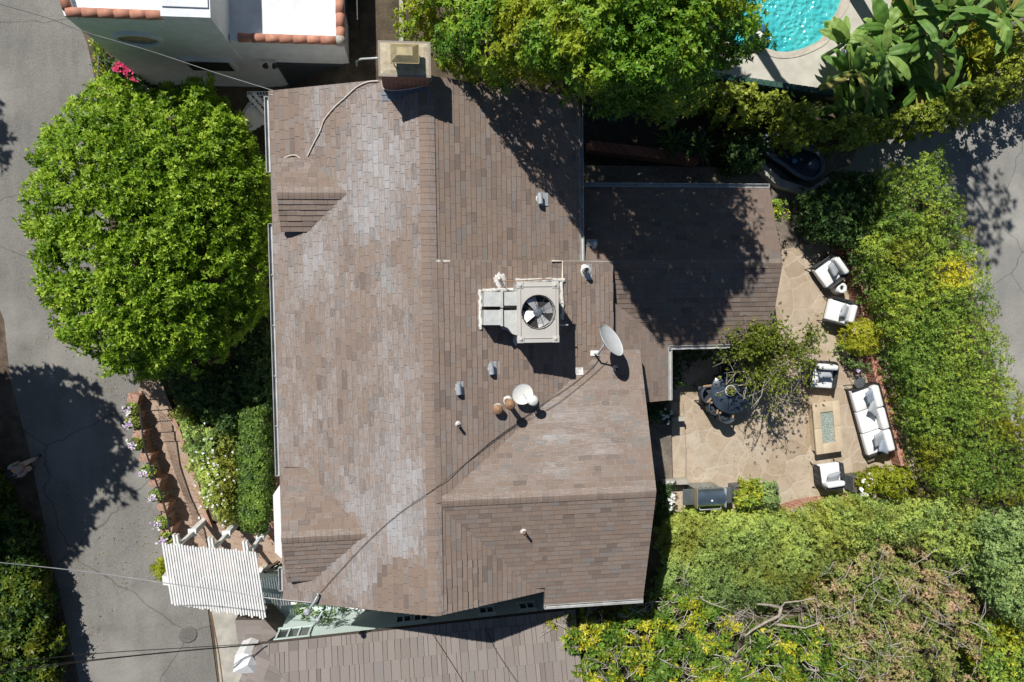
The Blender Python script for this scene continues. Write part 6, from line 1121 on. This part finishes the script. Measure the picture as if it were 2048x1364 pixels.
for i, (u, v, zb, nl, R_) in enumerate(((1700, 80, 2.0, 10, 1.05), (1712, 140, 1.9, 11, 1.05), (1775, 105, 2.3, 12, 1.15), (1745, 185, 1.6, 10, 1.0), (1835, 30, 2.6, 12, 1.25), (1830, 110, 1.9, 9, 1.0), (1950, 20, 2.6, 12, 1.3), (1775, 55, 2.2, 9, 1.0), (1850, 170, 1.5, 8, 1.4), (1900, 20, 2.6, 10, 1.5), (2020, 25, 2.4, 10, 1.5), (1700, 195, 1.5, 7, 1.0), (1905, 190, 1.6, 6, 1.4), (1870, 70, 2.3, 9, 1.3))):
    c = P(u, v, zb); t = thing('banana_plant', bl[i], 'banana plant', (c.x, c.y, 0), 'banana plants in the top right corner'); MB().tube([(c.x, c.y, 0), (c.x + .02, c.y, zb * .6), c], [.09, .07, .04], 9).build('stem', M_ban[0], t)
    for k_ in range(nl + 5): q = MB(); blade(q, c - Vector((0, 0, rd.uniform(0, .5))), rd.uniform(0, 6.28), R_ * rd.uniform(.8, 1.4), rd.uniform(.24, .36), rd.uniform(.25, .85), rd); q.build('leaf', M_ban[0 if rd.random() < .5 else (1 if rd.random() < .8 else 2)], t)
# palm: trunk in view, crown above the frame
b0 = P(1985, 74, 0); PT = thing('palm_tree', 'palm with ringed grey trunk leaving the photo at the top right corner', 'palm', b0); q = MB(); n = 60; q.tube([b0 + Vector((0, 0, i * .15)) for i in range(n)], [.16 + .012 * (i % 2) - .0006 * i for i in range(n)], 14); q.build('trunk', pm('palm_bark', (.26, .24, .22), (.15, .14, .13), 9, .9, bs=.6), PT)
top = b0 + Vector((0, 0, 8.9)); q = MB()
for i in range(26):
    a = i * 2.4; el = .9 - i * .05; d = Vector((math.cos(a) * math.cos(el), math.sin(a) * math.cos(el), math.sin(el))); s2 = d.cross(Vector((0, 0, 1))).normalized(); pts = [top + d * 2.2 * f - Vector((0, 0, 1.1 * f * f)) for f in (0, .25, .5, .75, 1)]; q.tube(pts, [.03, .025, .02, .012, .004], 5)
    for j in range(34):
        f = .15 + .85 * j / 34; p = top + d * 2.2 * f - Vector((0, 0, 1.1 * f * f))
        for sd in (-1, 1): e = p + (s2 * sd * .55 + d * .25 - Vector((0, 0, .25))) * (1 - .5 * f); w2 = d * .018; q.add([p - w2, p + w2, e], [(0, 1, 2)])
pc = q.build('crown', G_hedge, PT)
for i, (x, y, r, h0, h1, lab) in enumerate(((8.7, 10.5, 2.1, 8.3, 11.3, 'tall tree above the top edge whose shadow darkens the hedge beside the spa'), (13.2, 10.3, 1.7, 9.0, 11.5, 'tall tree above the top edge whose shadow lies on the driveway'),)):
    t = thing('background_tree', lab, 'tree', (x, y, 0)); n = (1100, 260)[i]; dd = RNG.normal(0, 1, (n, 3)); dd /= np.linalg.norm(dd, axis=1, keepdims=True); rr_ = RNG.random(n) ** .4; p = dd * np.array([r, r, (h1 - h0) / 2]) * rr_[:, None] + np.array([x, y, (h0 + h1) / 2]); leafmesh('crown', p, dd + np.array([0, 0, .3]), .22, 7, G_hedge, t, aspect=.4); limbs('trunk', (x, y, 0), (x, y, (h0 + h1) / 2), M_bark, t, .2, r * .8, 8, seed=5)

# ------------------------------------------------------------ brick walk, planters, railing, pergola
M_walk = brickmat('walk_brick', [(.36, .235, .17), (.43, .30, .22), (.48, .36, .28)], (.44, .35, .27), .23, .115, .009, rotz=.33)
M_walkr = brickmat('red_edge_brick', [(.34, .16, .105), (.43, .23, .155), (.5, .31, .23)], (.42, .34, .27), .2, .1, .009, rotz=1.2)
ZW = [-2.48, -2.36, -2.24, -2.12]
def at_(v, lo, hi): return lo + (hi - lo) * v
def edge(v): return (float(np.interp(v, [760, 790, 850, 900, 960, 1020, 1085], [282, 274, 278, 290, 312, 330, 345])), float(np.interp(v, [760, 790, 825, 916, 1021, 1042, 1085], [320, 330, 346, 384, 412, 421, 438])))       # left and right edge of the walk at photo row v
rows = [(765, 800, -2.2), (800, 822, -2.25), (822, 844, -2.3), (844, 866, -2.35), (866, 885, -2.40), (885, 1008, -2.45), (1008, 1030, -2.48), (1030, 1052, -2.51), (1052, 1078, -2.54)]
ST = thing('brick_steps', 'curving red brick steps and walk between planter wall and flowering shrubs', 'steps', P(360, 920, -2.5))
for i, (v0, v1, z) in enumerate(rows):
    l0, r0 = edge(v0); l1, r1 = edge(v1); MB().prism([P(l0, v0, z), P(r0, v0 - 4, z), P(r1, v1 - 4, z), P(l1, v1, z)], -2.8, z).build('tread', M_walk, ST)
q = MB(); pr_ = [P(edge(v)[1] - 4, v, -2.33) for v in range(800, 1070, 15)]
q2 = []
for i in range(len(pr_) - 1): a, b_ = pr_[i], pr_[i + 1]; a = a.copy(); b_ = b_.copy(); q.bar(a, b_, .12, .1)
tag(q.build('garden_edging', M_walkr, loc=pr_[0]), 'red brick edging between the walk and the flowering shrubs', 'edging')
sheet('brick_landing', [(385, 1052), (440, 1046), (470, 1060), (545, 1065), (570, 1075), (575, 1165), (515, 1165), (330, 1150), (335, 1080)], -2.55, M_walk, .3)
sheet('brick_path', [(528, 900), (566, 900), (566, 1075), (536, 1080)], -2.25, M_walkr, .5)
GP = 'flower planters along the street wall'
cs_ = [(265, 818), (267, 844), (274, 888), (297, 942), (314, 990), (324, 1044), (334, 1076)]; pier = [(266, 797), (268, 829), (277, 868), (290, 916), (309, 965), (325, 1014), (333, 1060)]
ords = ['first', 'second', 'third', 'fourth', 'fifth', 'sixth', 'seventh']
BW = thing('street_wall', 'stepped brick street wall with square piers between the flower planters', 'wall', P(290, 930, ZR)); zf = lambda v: -1.8 + .1 * (v - 797) / 270
wl = [(272, 790), (276, 850), (288, 900), (310, 960), (328, 1020), (342, 1080)]
for i in range(len(wl) - 1): a, b_ = P(*wl[i], zf(wl[i][1]) - .15), P(*wl[i + 1], zf(wl[i + 1][1]) - .15); a.z = b_.z = (a.z + b_.z) / 2; MB().bar(a - Vector((0, 0, .6)), b_ - Vector((0, 0, .6)), .14, 1.2).build('wall_run', M_walkr, BW)
for (u, v) in pier: p = P(u, v, zf(v)); MB().box((p.x, p.y, (zf(v) - 3) / 2), (.34, .28, zf(v) + 3), rz=-.25, bev=.01).build('pier', M_walkr, BW)
for i, (u, v) in enumerate(cs_):
    zp = zf(v) + .02; p = P(u, v, zp); t = thing('flower_planter', 'planter of lilac and white flowers, %s from the top along the street wall' % ords[i], 'planter', (p.x, p.y, zp - .25), GP); q = MB(); q.at((p.x, p.y, 0), -.3); q.box((0, 0, zp - .12), (.40, .24, .24), bev=.01); q.build('box', M_black, t)
    n = 75; dd = RNG.normal(0, 1, (n, 3)); dd[:, 2] = abs(dd[:, 2]); dd /= np.linalg.norm(dd, axis=1, keepdims=True); leafmesh('foliage', dd * np.array([.19, .16, .13]) + np.array([p.x, p.y, zp + .02]), dd, .08, 6, G_pitto, t, aspect=.5)
    sp_ = [Vector((p.x + random.gauss(-.09, .075), p.y + random.gauss(-.02, .075), zp + .16 + random.random() * .06)) for _ in range(20)]; blossoms('lilac_petals', sp_[:11], .05, M_petalp, t); blossoms('white_petals', sp_[11:], .05, M_petalw, t)
RL = thing('iron_railing', 'black iron handrail along the street side of the brick steps', 'railing', P(285, 900, -2.5)); rp = [(280, 812, 0), (283, 850, .1), (288, 890, .2), (292, 905, .25), (307, 950, .3), (322, 990, .35), (334, 1030, .45), (340, 1064, .5)]
tp_ = [P(u, v, -1.2 + dz * .2) for u, v, dz in rp]; MB().tube(tp_, .028, 7).build('handrail', M_black, RL); q = MB()
for i in range(len(tp_) - 1):
    n_ = max(2, int((tp_[i + 1] - tp_[i]).length / .11))
    for j in range(n_): p = tp_[i].lerp(tp_[i + 1], j / n_); q.bar(p, p - Vector((0, 0, .85)), .014, .014)
q.build('baluster', M_black, RL)
# pergola
PG = thing('pergola', 'white slatted pergola over the brick landing beside the street', 'pergola', P(430, 1150, ZR)); zp = .3
tl, tr_, bl_, br_ = P(325.5, 1086, zp), P(510, 1103, zp), P(345, 1208, zp), P(531, 1236, zp); ns = 35
for i in range(ns):
    f = i / (ns - 1); a, b_ = tl.lerp(tr_, f), bl_.lerp(br_, f); d = (b_ - a).normalized(); MB().bar(a - d * random.uniform(-.03, .03), b_ + d * random.uniform(-.03, .05), .046, .05).build('slat', M_white, PG)
for f in (.08, .45, .86): a, b_ = tl.lerp(bl_, f), tr_.lerp(br_, f); a = a - Vector((0, 0, .095)); b_ = b_ - Vector((0, 0, .095)); MB().bar(a, b_ + (b_ - a) * .02, .07, .13).build('cross_beam', M_white, PG)
for u in (.12, .50, .88):
    for e in (-.018, .018):
        f = u + e; a, b_ = tl.lerp(tr_, f), bl_.lerp(br_, f); d = (b_ - a).normalized(); a = a - d * .22 - Vector((0, 0, .25)); b_ = b_ - Vector((0, 0, .25)); MB().bar(a, b_, .05, .17).build('rafter', M_white, PG)
for (u, v) in ((360, 1089), (432, 1093), (503, 1100)):
    p = P(u, v, zp - .35); MB().box((p.x, p.y, (zp - .35 - 1.2) / 2), (.10, .10, zp - .35 + 1.2)).build('post', M_white, PG); q = MB(); q.box((p.x, p.y, -1.9), (.17, .17, 1.32)); q.box((p.x, p.y, -1.19), (.25, .25, .06), bev=.01); q.box((p.x, p.y, -1.24), (.21, .21, .05)); q.build('pedestal', M_white, PG)
for (u, v) in ((372, 1200), (440, 1212), (510, 1225)): p = P(u, v, zp - .35); MB().box((p.x, p.y, (zp - .35 + ZR) / 2), (.09, .09, zp - .35 - ZR)).build('post', M_white, PG)
q = MB(); p = P(333, 1160, -.9); q.prism([P(324, 1152, -.9), P(346, 1155, -.9), P(348, 1172, -.9), P(326, 1170, -.9)], ZR, -.9); tag(q.build('white_pier', M_white, loc=(p.x, p.y, ZR)), 'square white pier at the left foot of the pergola', 'pier')
# bench at the front door and meter
c = P(555, 1140, -2.1); BN = thing('folding_chair', 'dark wooden folding chair beside the right end of the pergola', 'chair', (c.x, c.y, -2.55)); M_dw = pm('dark_wood', (.11, .07, .05), (.06, .04, .03), 9, .7)
q = MB(); q.at((c.x, c.y, -2.55), .6)
for i in range(5): q.box((0, -.18 + i * .09, .44), (.46, .06, .025))
q.build('seat', M_dw, BN); q = MB(); q.at((c.x, c.y, -2.55), .6)
for i in range(4): q.box((0, .26 + .02 * i, .55 + i * .11), (.46, .025, .07))
q.build('backrest', M_dw, BN)
for sx in (-1, 1):
    for (y0_, y1_) in ((-.25, .2), (.28, -.2)): q = MB(); q.at((c.x, c.y, -2.55), .6); q.bar((sx * .21, y0_, .44 if y0_ < 0 else .9), (sx * .21, y1_, 0), .03, .03); q.build('leg', M_dw, BN)
q = MB(); p = P(522, 1141, -2.4); q.lathe([(.08, 0), (.11, .12), (.1, .24), (.07, .26)], (p.x, p.y, -2.55), 16); tag(q.build('white_pot', M_white, loc=(p.x, p.y, -2.55)), 'small white pot under the right edge of the pergola', 'pot')

# ------------------------------------------------------------ the person crossing the street
def skin(name, verts, edges, mat, parent, sub=2, root=0):
    me = bpy.data.meshes.new(name); off = wloc(parent); me.from_pydata([tuple(Vector(v[0]) - off) for v in verts], edges, []); me.materials.append(mat); o = bpy.data.objects.new(name, me); COL.objects.link(o); o.parent = parent
    md = o.modifiers.new('skin', 'SKIN'); md.use_smooth_shade = True
    for i, v in enumerate(verts): me.skin_vertices[0].data[i].radius = v[1] if isinstance(v[1], tuple) else (v[1], v[1])
    me.skin_vertices[0].data[root].use_root = True; s_ = o.modifiers.new('sub', 'SUBSURF'); s_.levels = sub; s_.render_levels = sub; return o
M_skin = pm('skin', (.42, .26, .19), (.38, .23, .17), 5, .6, bs=0); M_shirt = pm('grey_shirt', (.30, .31, .36), (.22, .23, .28), 8, .9); M_trous = pm('beige_trousers', (.52, .46, .40), (.44, .39, .33), 8, .9); M_hair = pm('dark_hair', (.02, .016, .014), (.035, .028, .022), 30, .7)
pb = P(70, 926, ZR); pb.z = ZR + .015; fx = Vector((.80, .60, 0)).normalized(); sd_ = Vector((-fx.y, fx.x, 0)); PE = thing('person', 'person in grey top and beige trousers walking on the shaded left street', 'person', pb); PE.scale = (.86,) * 3
W_ = lambda f, s_, z: pb + fx * f + sd_ * s_ + Vector((0, 0, z))
v_ = [(W_(0, 0, .95), (.15, .12)), (W_(-.01, 0, 1.12), (.15, .11)), (W_(-.02, 0, 1.32), (.18, .12)), (W_(0, 0, 1.46), .07), (W_(.03, 0, 1.54), .055), (W_(.04, 0, 1.62), (.085, .10)), (W_(.05, 0, 1.72), (.075, .09)),
      (W_(-.01, .19, 1.42), .06), (W_(-.08, .25, 1.16), .045), (W_(.08, .25, .98), .035), (W_(.14, .24, .92), (.035, .018)), (W_(-.01, -.19, 1.42), .06), (W_(.03, -.26, 1.16), .045), (W_(.22, -.2, 1.05), .035), (W_(.28, -.18, 1.03), (.035, .018)),
      (W_(0, .10, .88), .095), (W_(.17, .10, .50), .06), (W_(.20, .10, .10), .04), (W_(.34, .10, .04), .035), (W_(0, -.10, .88), .095), (W_(.02, -.10, .48), .06), (W_(-.28, -.10, .14), .04), (W_(-.18, -.10, .04), .035)]
e_ = [(0, 1), (1, 2), (2, 3), (3, 4), (4, 5), (5, 6), (3, 7), (7, 8), (8, 9), (9, 10), (3, 11), (11, 12), (12, 13), (13, 14), (0, 15), (15, 16), (16, 17), (17, 18), (0, 19), (19, 20), (20, 21), (21, 22)]
skin('body', v_, e_, M_skin, PE)
skin('shirt', [(W_(0, 0, .93), (.175, .145)), (W_(-.01, 0, 1.12), (.17, .13)), (W_(-.02, 0, 1.32), (.20, .135)), (W_(0, 0, 1.46), .09), (W_(-.01, .19, 1.42), .08), (W_(-.08, .25, 1.16), .062), (W_(.06, .25, 1.0), .05), (W_(-.01, -.19, 1.42), .08), (W_(.03, -.26, 1.16), .062), (W_(.18, -.21, 1.07), .05)], [(0, 1), (1, 2), (2, 3), (3, 4), (4, 5), (5, 6), (3, 7), (7, 8), (8, 9)], M_shirt, PE)
skin('trousers', [(W_(0, 0, .97), (.16, .13)), (W_(0, .10, .86), .115), (W_(.17, .10, .50), .085), (W_(.20, .10, .14), .065), (W_(0, -.10, .86), .115), (W_(.02, -.10, .48), .085), (W_(-.26, -.10, .17), .065)], [(0, 1), (1, 2), (2, 3), (0, 4), (4, 5), (5, 6)], M_trous, PE)
skin('hair', [(W_(-.01, 0, 1.66), (.10, .10)), (W_(.02, 0, 1.74), (.095, .11)), (W_(-.04, 0, 1.58), (.07, .06))], [(2, 0), (0, 1)], M_hair, PE)
for s_, f_, z_ in ((.10, .27, .045), (-.10, -.22, .045)): q = MB(); q.M = Matrix.Translation(W_(f_, s_, z_)) @ Matrix.Rotation(math.atan2(fx.y, fx.x), 4, 'Z'); q.box((0, 0, 0), (.27, .1, .09), bev=.035); q.build('shoe', M_black, PE)

shrub('bed_undergrowth', 'low dark undergrowth between the banana plants and the yucca', 'shrub', [(1700, 120), (1760, 60), (1790, -30), (2100, -40), (2060, 60), (1985, 110), (1990, 150), (1930, 190), (1850, 230), (1740, 225), (1690, 190)], .1, .7, G_hedge, 0, rim=30, lump=18, lh=.4, ln=.12, dens=45, n_per=6, gaps=.3, gscale=25)

# fallen leaves, too many to count
def litter(name, poly, n, zf_, mat, size=.05):
    us = [p[0] for p in poly]; vs_ = [p[1] for p in poly]; u = RNG.uniform(min(us), max(us), n * 3); v = RNG.uniform(min(vs_), max(vs_), n * 3); k_ = inpoly(u, v, poly) & (vn(u / 18, v / 18) > .42); u, v = u[k_][:n], v[k_][:n]
    p = PN(u, v, zf_); nn = np.tile([[0, 0, 1.]], (len(u), 1)) + RNG.normal(0, .15, (len(u), 3)); tag(leafmesh(name, p, nn, size, 1, mat, aspect=.5, tilt=(82, 90), droop=.02, jit=0), kind='stuff')
G_litter = leafmat('fallen_leaf', [(.12, .07, .03), (.25, .16, .06), (.36, .28, .09), (.45, .40, .2)], transl=.1)
litter('fallen_leaves', [(1370, 800), (1600, 790), (1690, 930), (1640, 1010), (1380, 960)], 160, .03, G_litter, .045)
litter('fallen_leaves', [(90, 560), (200, 720), (290, 800), (330, 1090), (240, 1200), (180, 1350), (100, 1100), (40, 800)], 420, ZR + .03, G_litter, .055)
litter('fallen_leaves', [(1900, 330), (1960, 470), (2030, 700), (2048, 900), (1990, 600), (1930, 430)], 260, .02, G_litter, .06)
